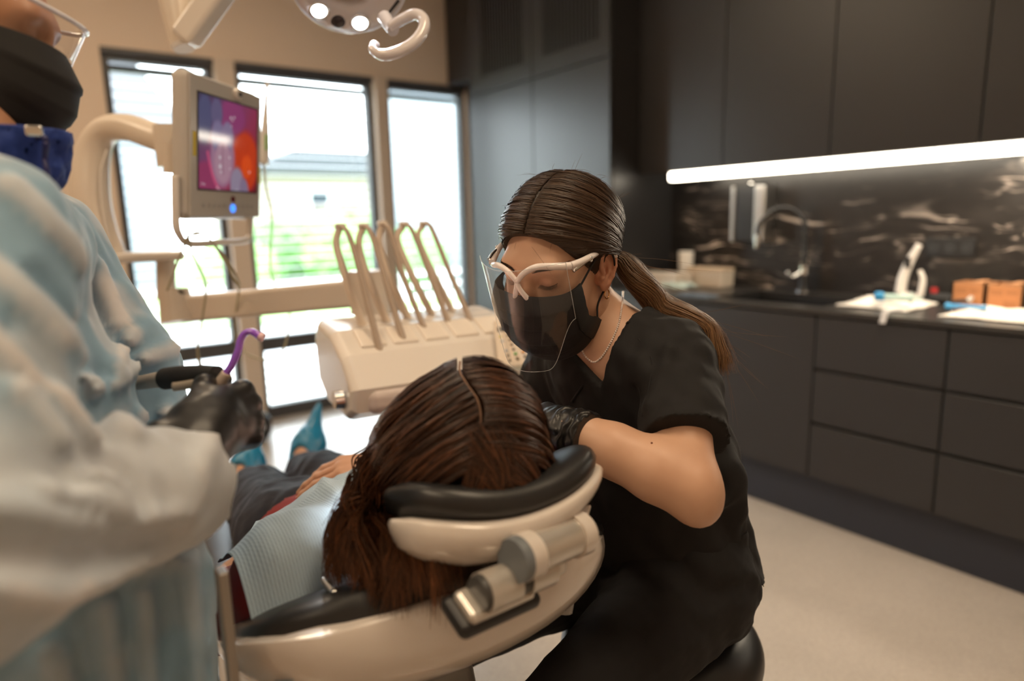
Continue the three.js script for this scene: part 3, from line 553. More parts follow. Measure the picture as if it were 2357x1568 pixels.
// ---- arms that carry monitor and delivery head
{
  const o = P(240, 600, 1.9), t = thing('monitor_arm', 'glossy white curved arm holding the monitor', 'arm', o);
  const pts = [P(418, 338, 1.72), P(350, 312, 1.76), P(290, 293, 1.82), P(243, 302, 1.86), P(215, 350, 1.88), P(208, 440, 1.88), P(222, 520, 1.88), P(250, 600, 1.88)];
  mesh('arm_tube', local(tube(pts, (u) => 0.036 + 0.014 * sstep(0.35, 0.75, u), { seg: 70, sides: 22 }), o), plasticWarm, t);
  const k = P(395, 335, 1.73); mesh('swivel_joint', local(rod(k.clone().add(V(0, -0.055, 0)), k.clone().add(V(0, 0.05, 0)), 0.04, 0.04, 24), o), plasticWarm, t);
  mesh('seam_strip', local(tube([P(247, 345, 1.835), P(232, 400, 1.835), P(236, 480, 1.835), P(252, 560, 1.835)], 0.004, { seg: 30, sides: 6 }), o), plastic, t);
  mesh('shelf_plate', local(new RoundedBoxGeometry(0.2, 0.028, 0.16, 4, 0.013).applyMatrix4(basis(Bx, V(0, 1, 0), Ax, P(335, 590, 1.92))), o), plastic, t);
  mesh('column', local(rod(P(383, 690, 1.95), P(381, 595, 1.95), 0.026, 0.026, 24), o), plasticWarm, t);
  mesh('elbow_joint', local(rod(P(412, 742, 1.95), P(400, 668, 1.95), 0.05, 0.042, 28), o), plasticWarm, t);
}
{
  const a = P(415, 712, 1.97), b = P(850, 672, 1.86), o = b, t = thing('console_support', 'white horizontal support arm of the dental unit in front of the window', 'arm', o);
  const X = b.clone().sub(a), L = X.length(); X.normalize(); const Z = X.clone().cross(V(0, 1, 0)).normalize(), Yv = Z.clone().cross(X);
  mesh('beam', local(new RoundedBoxGeometry(L, 0.078, 0.06, 4, 0.014).applyMatrix4(basis(X, Yv, Z, a.clone().add(b).multiplyScalar(0.5))), o), plasticWarm, t);
  mesh('end_joint', local(rod(b.clone().add(V(0, -0.06, 0)), b.clone().add(V(0, 0.06, 0)), 0.055, 0.055, 28), o), plasticWarm, t);
  mesh('drop_column', local(rod(b.clone().add(V(0.02, -0.16, 0.03)), b.clone().add(V(0, -0.04, 0)), 0.035, 0.035, 20), o), plasticWarm, t);
  mesh('knob', local(rod(P(413, 676, 1.93), P(418, 668, 1.93), 0.012, 0.012, 12), o), M.black, t);
}
// ---- delivery head with five instrument whips
const UC = P(978, 826, 1.66);
{
  const t = thing('instrument_console', 'white instrument delivery head with five whip arms over the patient', 'delivery unit', UC); t.quaternion.setFromRotationMatrix(new THREE.Matrix4().makeBasis(Bx, V(0, 1, 0), Ax));
  const prof = [[-0.15, 0.05], [-0.12, 0.085], [0.0, 0.075], [0.09, 0.035], [0.15, -0.02], [0.145, -0.055], [0.09, -0.08], [-0.06, -0.08], [-0.14, -0.04]];
  const s = new THREE.Shape(prof.map(([z, y]) => new THREE.Vector2(z, y)));
  const g = new THREE.ExtrudeGeometry(s, { depth: 0.42, bevelEnabled: true, bevelThickness: 0.022, bevelSize: 0.018, bevelSegments: 5 });
  g.rotateY(Math.PI / 2); g.translate(-0.21, 0, 0); g.scale(1, 1, -1); 
  { const ix = g.index; if (!ix) { const p = g.attributes.position.array, n = g.attributes.normal.array, u = g.attributes.uv.array; for (let i = 0; i < p.length; i += 9) { for (const [A, q] of [[p, 3], [n, 3]]) for (let c = 0; c < 3; c++) { const x = A[i + 3 + c]; A[i + 3 + c] = A[i + 6 + c]; A[i + 6 + c] = x; } } } g.computeVertexNormals(); }
  mesh('body', g, plastic, t);
  mesh('front_roller', new RoundedBoxGeometry(0.4, 0.06, 0.05, 5, 0.024).translate(0.0, -0.045, 0.152), mat({ c: [0.62, 0.53, 0.49], roughness: 0.35 }), t);
  mesh('side_knob', rod(V(-0.235, -0.045, 0.1), V(-0.255, -0.045, 0.1), 0.022, 0.02, 24), M.chrome, t);
  mesh('cover_plate', new RoundedBoxGeometry(0.37, 0.012, 0.12, 3, 0.005).rotateX(0.3).translate(0.02, 0.076, 0.01), plastic, t);
  for (let i = 0; i < 5; i++) mesh('instrument_seat', new RoundedBoxGeometry(0.062, 0.012, 0.075, 3, 0.005).rotateX(0.42).translate(-0.15 + i * 0.078, 0.074, 0.045), mat({ c: [0.72, 0.64, 0.56], roughness: 0.3 }), t);
  mesh('tray_post', rod(V(0.2, -0.02, 0.04), V(0.27, -0.02, 0.1), 0.014, 0.014, 14), plastic, t);
  // keypad
  const inv = new THREE.Matrix4().makeBasis(Bx, V(0, 1, 0), Ax).setPosition(UC).invert(), lp = (a, b, d) => P(a, b, d).applyMatrix4(inv);
  const kc = [lp(1120, 740, 1.63), lp(1207, 728, 1.63), lp(1160, 850, 1.53), lp(1254, 824, 1.53)], kp = (u, v) => { const a = kc[0].clone().lerp(kc[1], u), b = kc[2].clone().lerp(kc[3], u); return a.lerp(b, v); };
  const kn = kc[1].clone().sub(kc[0]).cross(kc[2].clone().sub(kc[0])).normalize(); if (kn.y < 0) kn.negate();
  const kX = kc[1].clone().sub(kc[0]).normalize(), kZ = kX.clone().cross(kn).normalize(), kW = kc[0].distanceTo(kc[1]), kH = kc[0].distanceTo(kc[2]);
  const K = mesh('keypad', new RoundedBoxGeometry(kW, 0.022, kH, 4, 0.009).applyMatrix4(basis(kX, kn, kZ, kp(0.5, 0.5).addScaledVector(kn, -0.01))), mat({ c: [0.66, 0.56, 0.46], roughness: 0.4 }), t);
  const dot = (u, v, w, h, m, name) => mesh(name, new RoundedBoxGeometry(w, 0.004, h, 2, 0.0018).applyMatrix4(basis(kX, kn, kZ, kp(u, v).addScaledVector(kn, 0.002))), m, K);
  dot(0.45, 0.23, 0.05, 0.016, mat({ c: [0.004, 0.02, 0.035], roughness: 0.15 }), 'display'); 
  dot(0.31, 0.23, 0.016, 0.012, mat({ c: [0.0, 0.2, 0.3], emissive: rgb(0.02, 0.5, 0.8), emissiveIntensity: 0.8 }), 'display_light');
  const kd = mat({ c: [0.16, 0.12, 0.07], roughness: 0.5 }), ky = mat({ c: [0.5, 0.45, 0.02], roughness: 0.5 }), kb = mat({ c: [0.15, 0.25, 0.35], roughness: 0.5 }), kg = mat({ c: [0.1, 0.4, 0.1], roughness: 0.5 }), ko = mat({ c: [0.7, 0.3, 0.02], roughness: 0.5 });
  for (let r = 0; r < 6; r++) for (let c = 0; c < 4; c++) { if (r === 2 && c === 0) continue; dot(0.2 + c * 0.19, 0.38 + r * 0.1, 0.007, 0.007, (r === 0 && c === 0) || (c === 3 && r === 1) || (r === 3 && c === 2) ? ky : c === 0 && r < 4 ? kb : r === 4 && c === 1 ? kg : r === 4 && c === 2 ? ko : kd, 'key'); }
  mesh('keypad_stem', tube([lp(1165, 815, 1.6), lp(1178, 860, 1.58), lp(1195, 882, 1.55)], 0.016, { seg: 20, sides: 12 }), plasticWarm, t);
  mesh('grab_handle', tube([lp(1188, 884, 1.56), lp(1225, 882, 1.56), lp(1264, 878, 1.57)], 0.0165, { seg: 16, sides: 14 }), plasticWarm, t);
  // whips, hoses and hand instruments
  const whips = [
    [[[845, 775], [812, 690], [790, 620], [774, 560], [783, 521]], [[783, 521], [800, 535], [822, 600], [852, 720], [885, 850]], 908, 928],
    [[[903, 768], [868, 690], [840, 620], [826, 560], [836, 520]], [[836, 520], [853, 535], [880, 620], [915, 740], [942, 820]], 955, 868],
    [[[955, 765], [915, 680], [886, 610], [872, 555], [880, 515]], [[880, 515], [898, 533], [930, 640], [978, 760], [1000, 812]], 1012, 842],
    [[[1010, 755], [966, 670], [932, 600], [915, 550], [930, 516]], [[930, 516], [950, 533], [992, 640], [1035, 750], [1057, 805]], 1068, 832],
    [[[1057, 748], [1012, 660], [978, 590], [962, 545], [976, 515]], [[976, 515], [993, 525], [1030, 615], [1075, 720], [1103, 800]], 1112, 820]];
  whips.forEach(([rear, front, ex, ey], i) => {
    const dr = 1.6 + i * 0.045, df = 1.5 + i * 0.042;
    mesh('whip_arm', tube(rear.map(([x, y], k) => lp(x, y, dr + 0.02 * k / 4)), (u) => 0.0105 - 0.002 * u, { seg: 40, sides: 12 }), mat({ c: [0.66, 0.54, 0.43], roughness: 0.4 }), t);
    const top = lp(rear[4][0], rear[4][1], dr + 0.02); mesh('whip_clip', new RoundedBoxGeometry(0.026, 0.014, 0.022, 3, 0.005).translate(top.x, top.y, top.z), plasticWarm, t);
    const hose = thing('handpiece', 'beige hosed dental handpiece ' + ['at the open left end of the delivery head', 'second from the open end of the delivery head', 'in the middle seat of the delivery head', 'second from the keypad of the delivery head', 'seated next to the keypad'][i], 'handpiece', UC, 'handpieces on the delivery head');
    hose.quaternion.copy(t.quaternion);
    const fp = front.map(([x, y], k) => lp(x, y, lerp(dr + 0.015, df, k / 4)));
    mesh('hose', tube(fp, (u) => 0.0055 + 0.003 * u, { seg: 50, sides: 10 }), mat({ c: [0.4, 0.31, 0.24], roughness: 0.5 }), hose);
    const e0 = fp[4], e1 = lp(ex, ey, df - 0.02), dir = e1.clone().sub(e0);
    mesh('grip', tube([e0.clone().addScaledVector(dir, -0.05), e0.clone().addScaledVector(dir, 0.5), e1.clone()], (u) => 0.0105 + 0.0025 * Math.sin(u * 3.1), { seg: 20, sides: 16 }), M.steel, hose);
    mesh('collar', rod(e0.clone().addScaledVector(dir, -0.16), e0.clone().addScaledVector(dir, 0.02), 0.0125, 0.0125, 16), plasticWarm, hose);
  });
}
{ // paper covered tray beside the delivery head
  const c = P(1245, 918, 1.5), t = thing('instrument_tray', 'small instrument tray lined with pale blue paper under the keypad', 'tray', c); t.rotation.y = -0.14;
  mesh('tray', new RoundedBoxGeometry(0.2, 0.012, 0.16, 3, 0.005), M.steel, t); mesh('paper_liner', box(-0.095, 0.006, -0.075, 0.095, 0.009, 0.075), mat({ c: [0.5, 0.66, 0.72], roughness: 0.8 }), t);
  mesh('tray_arm', rod(V(-0.05, -0.02, 0), V(-0.16, -0.02, -0.02), 0.012, 0.012, 12), plastic, t);
}
{ // small camera wand at the side of the monitor, with its cords
  const o = P(610, 376, 1.93), t = thing('intraoral_camera', 'slim white camera wand clipped at the monitor side with a hanging cord', 'camera', o);
  mesh('wand', local(tube([P(607, 378, 1.93), P(609, 340, 1.93), P(611, 270, 1.93), P(614, 205, 1.93), P(616, 190, 1.93)], (u) => 0.0145 - 0.0095 * sstep(0.2, 0.75, u) + 0.003 * sstep(0.92, 1, u), { seg: 40, sides: 14 }), o), plastic, t);
  mesh('sticker', local(rod(P(613, 345, 1.917), P(613, 310, 1.917), 0.004, 0.004, 8), o), mat({ c: [0.25, 0.5, 0.15], roughness: 0.5 }), t);
  const cord = mat({ c: [0.45, 0.4, 0.26], roughness: 0.5 });
  mesh('cord', local(tube([P(608, 378, 1.93), P(612, 430, 1.95), P(626, 500, 1.97), P(622, 600, 1.98), P(632, 655, 1.98), P(662, 710, 1.98), P(666, 740, 1.98), P(650, 810, 1.97), P(612, 828, 1.97), P(565, 812, 1.97), P(547, 770, 1.97)], 0.0032, { seg: 110, sides: 6 }), o), cord, t);
  const lp2 = [[[433, 542], [410, 600], [385, 668]], [[433, 545], [445, 590], [473, 655], [466, 730], [455, 800], [462, 848]], [[437, 542], [455, 535], [480, 548], [510, 590], [545, 655], [550, 668], [542, 730], [543, 790]], [[445, 540], [470, 540], [495, 565], [530, 610], [552, 655]]];
  const names = ['looped to the shelf plate', 'falling in front of the left bay', 'falling beside the window post', 'looped short under the rail'];
  lp2.forEach((q, i) => { const oo = P(q[0][0], q[0][1], 1.6); tag(mesh('cable', local(tube(q.map(([x, y], k) => P(x, y, 1.56 + 0.06 * k)), i === 1 ? (u) => 0.003 + 0.0035 * sstep(0.85, 1, u) : 0.003, { seg: 60, sides: 6 }), oo), cord), 'thin khaki cable hanging from the monitor rail, ' + names[i], 'cable', 'cables hanging from the monitor rail').position.copy(oo); });
}
// ---- operating lamp
const LAMP = P(803, -48, 1.34), LAMP_AIM = V(0.42, 1.05, -0.81);
{
  const n = LAMP_AIM.clone().sub(LAMP).normalize(), t = thing('operating_lamp', 'white ring shaped dental operating lamp with bright lenses and a curved handle', 'lamp', LAMP);
  const q = new THREE.Quaternion().setFromUnitVectors(V(0, -1, 0), n), turn = (g) => g.applyQuaternion(q), shell = mat({ c: [0.68, 0.64, 0.66], roughness: 0.15, clearcoat: 0.5 });
  mesh('ring', turn(lathe([[0.052, 0.012], [0.05, -0.006], [0.06, -0.016], [0.09, -0.018], [0.112, -0.01], [0.12, 0.004], [0.118, 0.02], [0.1, 0.036], [0.07, 0.04], [0.054, 0.03], [0.052, 0.012]], 64)), shell, t);
  mesh('dome', turn(lathe([[0, 0.02], [0.035, 0.018], [0.053, 0.01], [0.053, 0.02], [0.03, 0.035], [0, 0.04]], 48)), plastic, t);
  mesh('rim', turn(new THREE.TorusGeometry(0.116, 0.0045, 12, 72).rotateX(Math.PI / 2).translate(0, -0.004, 0)), mat({ c: [0.75, 0.76, 0.85], roughness: 0.05, clearcoat: 1 }), t);
  const lensM = mat({ c: [0.95, 0.97, 1], roughness: 0.05, emissive: rgb(0.9, 0.96, 1), emissiveIntensity: 9 });
  // the lens directions are chosen round the ring; one dark sensor sits between two lenses
  const inv = q.clone().invert(), down = P(823, 50, 1.34).sub(LAMP).applyQuaternion(inv), a0 = Math.atan2(down.z, down.x);
  for (let i = 0; i < 5; i++) { const a = a0 - i * Math.PI / 3, x = Math.cos(a) * 0.086, z = Math.sin(a) * 0.086; const L = mesh('lens_bezel', turn(lathe([[0.012, -0.017], [0.02, -0.018], [0.021, -0.022], [0.017, -0.023], [0.012, -0.017]], 28).translate(x, 0, z)), M.chrome, t); mesh('lamp_lens', turn(new THREE.SphereGeometry(0.0165, 20, 12).scale(1, 0.5, 1).translate(x, -0.018, z)), lensM, L); }
  const as = a0 - Math.PI / 6, sx = Math.cos(as) * 0.088, sz = Math.sin(as) * 0.088; mesh('sensor', turn(new THREE.SphereGeometry(0.0155, 20, 12).scale(1, 0.5, 1).translate(sx, -0.016, sz)), mat({ c: [0.03, 0.02, 0.02], roughness: 0.05 }), t);
  const av = a0 + 0.75; mesh('vent_slot', turn(new RoundedBoxGeometry(0.06, 0.003, 0.006, 2, 0.001).rotateY(-av + Math.PI / 2).translate(Math.cos(av) * 0.1, -0.0155, Math.sin(av) * 0.1)), M.black, t);
  mesh('handle', local(tube([P(898, 62, 1.31), P(925, 45, 1.3), P(955, 33, 1.29), P(975, 45, 1.28), P(974, 70, 1.27), P(950, 100, 1.26), P(910, 122, 1.25), P(875, 126, 1.25), P(860, 112, 1.26), P(862, 104, 1.27)], (u) => 0.0095 + 0.002 * Math.sin(u * 3.14), { seg: 70, sides: 14 }), LAMP), shell, t);
  mesh('handle_hub', local(rod(P(885, 40, 1.34), P(905, 70, 1.31), 0.014, 0.012, 20), LAMP), shell, t);
  const arm = thing('lamp_arm', 'white angular swing arm of the operating lamp at the ceiling', 'arm', P(430, 80, 1.62)), ao = arm.position;
  const e0 = P(425, 92, 1.6), e1 = P(585, -130, 1.55), X = e1.clone().sub(e0), L = X.length(); X.normalize(); const Z = X.clone().cross(V(0, 1, 0)).normalize(), Yv = Z.clone().cross(X);
  mesh('bar', local(new RoundedBoxGeometry(L, 0.055, 0.06, 4, 0.012).applyMatrix4(basis(X, Yv, Z, e0.clone().add(e1).multiplyScalar(0.5))), ao), plastic, arm);
  mesh('joint', local(rod(P(422, 108, 1.61), P(405, 0, 1.61), 0.028, 0.04, 24), ao), plasticWarm, arm);
  mesh('joint_cap', local(rod(P(424, 113, 1.61), P(422, 106, 1.61), 0.024, 0.029, 24), ao), M.white, arm);
  mesh('suspension', local(rod(P(400, -30, 1.62), P(400, -30, 1.62).setY(CEIL), 0.03, 0.03, 18), ao), plasticWarm, arm);
  mesh('yoke', local(tube([e1.clone(), e1.clone().lerp(LAMP, 0.5).add(V(0, 0.12, 0)), LAMP.clone().add(V(0.0, 0.1, 0.0)), LAMP.clone().addScaledVector(n, -0.03)], 0.017, { seg: 30, sides: 14 }), ao), plastic, arm);
  const sp = new THREE.SpotLight(new THREE.Color(0.95, 0.98, 1), 27, 4, 0.1, 0.35, 2); sp.name = 'operating_lamp_spot'; sp.position.copy(LAMP).addScaledVector(n, 0.05); sp.target.position.copy(LAMP_AIM); sp.castShadow = true; sp.shadow.radius = 4; scene.add(sp, sp.target);
}

// ---------------------------------------------------------------- dental chair
const leather = mat({ c: [0.016, 0.016, 0.017], roughness: 0.38 });
const shellW = mat({ c: [0.68, 0.62, 0.57], roughness: 0.16, clearcoat: 0.6, clearcoatRoughness: 0.06 });
const CH0 = V(0.372, 0, -0.622);                         // head end of the backrest, on the floor
const chairAt = (b, a, y) => V(CH0.x, y, CH0.z).addScaledVector(Bx, b).addScaledVector(Ax, -a);
const UPv = V(0, 1, 0);
// profile of the lying surface: [distance from head end, height, half width]
const prof = [[-0.004, 0.872, 0.1], [0.004, 0.876, 0.15], [0.02, 0.874, 0.2], [0.045, 0.864, 0.225], [0.09, 0.842, 0.238], [0.22, 0.773, 0.242], [0.4, 0.686, 0.242], [0.56, 0.615, 0.245], [0.72, 0.575, 0.25], [0.9, 0.562, 0.252], [1.04, 0.57, 0.25], [1.15, 0.56, 0.235], [1.32, 0.48, 0.215], [1.5, 0.4, 0.2], [1.66, 0.335, 0.18], [1.7, 0.325, 0.12]];
const profY = (a) => { let i = 0; while (i < prof.length - 2 && prof[i + 1][0] < a) i++; const p = prof[i], q = prof[i + 1]; return lerp(p[1], q[1], clamp((a - p[0]) / (q[0] - p[0]))); };
{
  const t = thing('dental_chair', 'reclined dental chair with black upholstery and glossy white shell', 'dental chair', chairAt(0, 1.0, 0)), o = t.position;
  const nrm = (i) => { const p = prof[Math.max(0, i - 1)], q = prof[Math.min(prof.length - 1, i + 1)], d = V(0, q[1] - p[1], 0).addScaledVector(Ax, -(q[0] - p[0])).normalize(); return Bx.clone().cross(d).normalize().multiplyScalar(Bx.clone().cross(d).y < 0 ? -1 : 1); };
  const sec = (f) => prof.map(([a, y, w], i) => { const n = nrm(Math.max(3, i)); return { s: Bx, n, ...f(a, y, w, i, n) }; });
  mesh('upholstery', local(loft(sec((a, y, w, i, n) => ({ c: chairAt(0, a, y - 0.028), w: w * (i < 2 ? 0.9 : 0.985), h: i === 0 ? 0.01 : 0.03 })), 40, 3), o), leather, t);
  // white shell beneath: thick and rounded at the head end
  const hull = [[-0.012, 0.0, 0.01, 0.1], [-0.006, 0.004, 0.04, 0.165], [0.01, 0.006, 0.075, 0.21], [0.04, 0.008, 0.1, 0.24], [0.09, 0.008, 0.112, 0.254], [0.22, 0.008, 0.115, 0.258], [0.4, 0.006, 0.1, 0.258], [0.6, 0.004, 0.085, 0.256], [0.72, 0.002, 0.07, 0.256]];
  mesh('back_shell', local(loft(hull.map(([a, dn, h, w]) => { const n = nrm(5); return { c: chairAt(0, a, profY(Math.max(0, a)) - 0.03), s: Bx, n, w, h: 0.004, h2: h }; }), 48, 2.05), o), shellW, t);
  mesh('seat_shell', local(loft([[0.66, 0.575, 0.262], [0.8, 0.545, 0.268], [1.0, 0.545, 0.26], [1.16, 0.535, 0.24], [1.4, 0.42, 0.21], [1.67, 0.3, 0.165]].map(([a, y, w]) => ({ c: chairAt(0, a, y - 0.075), s: Bx, n: UPv, w, h: 0.04, h2: 0.06 })), 36, 3), o), shellW, t);
  mesh('lift_column', local(new RoundedBoxGeometry(0.3, 0.36, 0.42, 5, 0.05).applyMatrix4(basis(Bx, UPv, Ax, chairAt(0, 0.85, 0.27))), o), shellW, t);
  mesh('floor_base', local(new RoundedBoxGeometry(0.46, 0.09, 0.95, 5, 0.04).applyMatrix4(basis(Bx, UPv, Ax, chairAt(0, 0.85, 0.046))), o), mat({ c: [0.5, 0.48, 0.46], roughness: 0.4 }), t);
  mesh('back_bracket', local(new RoundedBoxGeometry(0.14, 0.06, 0.4, 4, 0.02).applyMatrix4(basis(Bx, V(0, 0.93, -0.3).normalize(), V(0, 0.3, 0.95).normalize(), chairAt(0.0, 0.35, 0.53))), o), greyPl, t);
  // headrest: cradle cushion, white shell, yoke, two pivots, post
  const HC = V(0.43, 0.94, -0.605), hA = V(-0.12, 0.42, 0.9).normalize(), hB = Bx.clone(), hN = hA.clone().cross(hB).normalize(); if (hN.y < 0) hN.negate();
  const hp = (b, a, n) => HC.clone().addScaledVector(hB, b).addScaledVector(hA, a).addScaledVector(hN, n);
  const bs = []; for (let i = 0; i <= 22; i++) bs.push(-1 + 2 * i / 22);
  mesh('headrest_cushion', local(loft(bs.map((u) => { const e = Math.sqrt(Math.max(0.0, 1 - Math.abs(u) ** 3.2)); return { c: hp(u * 0.132, -0.02, 0.006 + 0.04 * u * u), s: hA, n: hN.clone().addScaledVector(hB, -0.45 * u).normalize(), w: 0.012 + 0.078 * e, h: 0.006 + 0.021 * e }; }), 36, 2.5), o), leather, t);
  mesh('headrest_shell', local(loft(bs.map((u) => { const e = Math.sqrt(Math.max(0.0, 1 - Math.abs(u) ** 2.6)), th = 0.018 + 0.012 * (1 - u); return { c: hp(u * 0.137, -0.008, -0.014 + 0.04 * u * u - 0.006 * (1 - u)), s: hA, n: hN.clone().addScaledVector(hB, -0.42 * u).normalize(), w: 0.01 + 0.068 * e, h: 0.004 + 0.012 * e, h2: 0.005 + th * e }; }), 36, 2.2), o), shellW, t);
  const sv = mat({ c: [0.62, 0.58, 0.53], roughness: 0.22, metalness: 0.55 }), capG = mat({ c: [0.16, 0.18, 0.2], roughness: 0.45 }), dk = mat({ c: [0.05, 0.05, 0.05], roughness: 0.35 });
  const p1 = P(1182, 1292, 0.7), p2 = P(1338, 1226, 0.775), ax = p2.clone().sub(p1), at = (k) => p1.clone().addScaledVector(ax, k);
  mesh('pivot_barrel', local(rod(at(0.16), at(0.9), 0.0225, 0.0225, 32), o), sv, t);
  for (const k of [0.08, 0.84]) { const a = at(k), b = at(k + 0.17), m = a.clone().add(b).multiplyScalar(0.5), up = hp(k < 0.5 ? 0.035 : 0.09, 0.02, -0.03);
    mesh('yoke_arm', [local(rod(a, b, 0.0255, 0.0255, 30), o), local(new RoundedBoxGeometry(0.026, m.distanceTo(up) + 0.02, 0.03, 4, 0.008).applyMatrix4(basis(ax.clone().normalize(), up.clone().sub(m).normalize(), ax.clone().normalize().cross(up.clone().sub(m).normalize()), m.clone().add(up).multiplyScalar(0.5))), o)], shellW, t); }
  mesh('pivot_cap', local(rod(at(-0.02), at(0.085), 0.0235, 0.025, 32), o), capG, t);
  const q1 = P(1108, 1366, 0.69), q2 = P(1258, 1304, 0.75), ay = q2.clone().sub(q1), bt = (k) => q1.clone().addScaledVector(ay, k);
  mesh('lower_pivot', local(rod(bt(0.0), bt(0.45), 0.0215, 0.0215, 32), o), sv, t); mesh('lower_pivot_end', local(rod(bt(0.6), bt(1.0), 0.0215, 0.0215, 32), o), sv, t);
  mesh('lower_pivot_drum', local(rod(bt(0.42), bt(0.64), 0.019, 0.019, 32), o), dk, t);
  mesh('lower_cap', local(rod(bt(-0.06), bt(0.01), 0.018, 0.0205, 30), o), dk, t);
  mesh('link_plate', local(new RoundedBoxGeometry(0.075, 0.05, 0.022, 4, 0.008).applyMatrix4(basis(ay.clone().normalize(), V(0, 1, 0), ay.clone().normalize().cross(V(0, 1, 0)), bt(0.7).lerp(at(0.5), 0.5))), o), sv, t);
  const rc = P(1120, 1425, 0.685);
  mesh('post_recess', local(new RoundedBoxGeometry(0.11, 0.02, 0.05, 4, 0.009).applyMatrix4(basis(ay.clone().normalize(), V(0, 0.9, 0.43).normalize(), ay.clone().normalize().cross(V(0, 0.9, 0.43).normalize()), bt(0.28).add(V(-0.004, -0.024, -0.012)))), o), M.black, t);
  mesh('post', local(new RoundedBoxGeometry(0.09, 0.016, 0.04, 4, 0.007).applyMatrix4(basis(ay.clone().normalize(), V(0, 0.9, 0.43).normalize(), ay.clone().normalize().cross(V(0, 0.9, 0.43).normalize()), bt(0.24).add(V(0, -0.013, -0.006)))), o), sv, t);
  mesh('release_lever', local(tube([P(1285, 1340, 0.92), P(1300, 1375, 0.92), P(1297, 1408, 0.92)], 0.013, { seg: 16, sides: 12 }), o), greyPl, t);
  mesh('armrest', local(tube([P(1318, 1222, 0.93), P(1345, 1215, 0.95), P(1366, 1222, 0.98)], (u) => 0.016, { seg: 20, sides: 14 }), o), M.black, t);
}

// ---------------------------------------------------------------- people: shared builders
const skinMat = mat({ c: [1, 1, 1], roughness: 0.48, vertexColors: true, sheen: 0.15, sheenColor: new THREE.Color(0.6, 0.35, 0.25) });
function frameOf(O, S, U, F) { return { O, S, U, F, at: (s, u, f) => O.clone().addScaledVector(S, s).addScaledVector(U, u).addScaledVector(F, f) }; }
// head as distance shapes in its own frame (S left, U up, F forward)
function headShapes(h, neckTo, neckR) {
  const a = h.at, b = (s, u, f, r) => { const c = a(s, u, f); return cone(c, c, r, r); };
  const add = [
    ellip(a(0, 0.046, -0.016), h.S, h.U, h.F, 0.073, 0.084, 0.098),
    ellip(a(0, -0.004, 0.028), h.S, h.U, h.F, 0.061, 0.082, 0.066),
    cone(a(0.046, -0.06, 0.005), a(0.012, -0.102, 0.062), 0.018, 0.017), cone(a(-0.046, -0.06, 0.005), a(-0.012, -0.102, 0.062), 0.018, 0.017),
    b(0, -0.101, 0.067, 0.019), b(0.036, -0.022, 0.058, 0.029), b(-0.036, -0.022, 0.058, 0.029),
    cone(a(-0.034, 0.041, 0.079), a(0.034, 0.041, 0.079), 0.013, 0.013), cone(a(0, -0.06, 0.066), a(0, -0.05, 0.07), 0.026, 0.026),
    cone(a(0, -0.03, -0.02), neckTo, 0.05, neckR),
  ];
  const big = unite(add, 0.028);
  const small = unite([cone(a(0, 0.026, 0.086), a(0, -0.016, 0.11), 0.0075, 0.0105), b(0.011, -0.021, 0.1, 0.009), b(-0.011, -0.021, 0.1, 0.009), cone(a(-0.015, -0.052, 0.092), a(0.015, -0.052, 0.092), 0.006, 0.006), cone(a(-0.012, -0.064, 0.09), a(0.012, -0.064, 0.09), 0.007, 0.007)], 0.008);
  const sock = [a(0.031, 0.021, 0.104), a(-0.031, 0.021, 0.104)], ball = unite([b(0.031, 0.0235, 0.0755, 0.0135), b(-0.031, 0.0235, 0.0755, 0.0135)], 0.004);
  return (x, y, z) => { let d = sminP(big(x, y, z), small(x, y, z), 0.012); for (const q of sock) { const e = Math.hypot(x - q.x, y - q.y, z - q.z) - 0.0175; d = -sminP(-d, e, 0.016); } return sminP(d, ball(x, y, z), 0.005); };
}
function earShape(h, side) {
  const E = (f, u, out = 0) => h.at(side * (0.069 + out + Math.max(0, -f) * 0.45 + 0.004), u + f * -0.2, f - 0.008);
  const ring = [[0.009, 0.001], [0.0125, 0.014], [0.009, 0.027], [-0.003, 0.033], [-0.014, 0.027], [-0.0185, 0.012], [-0.0165, -0.004], [-0.01, -0.017], [-0.002, -0.025]];
  const helix = unite(ring.slice(0, -1).map((p, i) => cone(E(...p, 0.004), E(...ring[i + 1], 0.004), 0.0036, 0.0036)), 0.002);
  const anti = [[0.002, -0.016], [-0.0065, -0.008], [-0.0085, 0.006], [-0.003, 0.019]], an = unite(anti.slice(0, -1).map((p, i) => cone(E(...p, 0.002), E(...anti[i + 1], 0.002), 0.0031, 0.0031)), 0.003);
  const n = h.S.clone().multiplyScalar(side).addScaledVector(h.F, 0.45).normalize(), f2 = h.F.clone().addScaledVector(n, -h.F.dot(n)).normalize(), u2 = n.clone().cross(f2);
  const disc = ellip(E(-0.003, 0.004, -0.001), f2, u2, n, 0.0165, 0.0295, 0.0042), root = ellip(E(0.006, 0.0, -0.008), h.S, h.U, h.F, 0.012, 0.024, 0.009);
  const lobe = ellip(E(0.003, -0.0265, 0.001), f2, u2, n, 0.0085, 0.0095, 0.0045), tr = cone(E(0.0115, -0.006, 0.002), E(0.0115, -0.006, 0.002), 0.0042);
  const q = E(0.002, -0.001, 0.0085);
  const base = unite([disc, root], 0.006);
  return (x, y, z) => { let d = base(x, y, z); const dent = Math.hypot(x - q.x, y - q.y, z - q.z) - 0.0095; d = -sminP(-d, dent, 0.004); d = sminP(d, helix(x, y, z), 0.0025); d = sminP(d, an(x, y, z), 0.0025); d = sminP(d, lobe(x, y, z), 0.005); return sminP(d, tr(x, y, z), 0.004); };
}
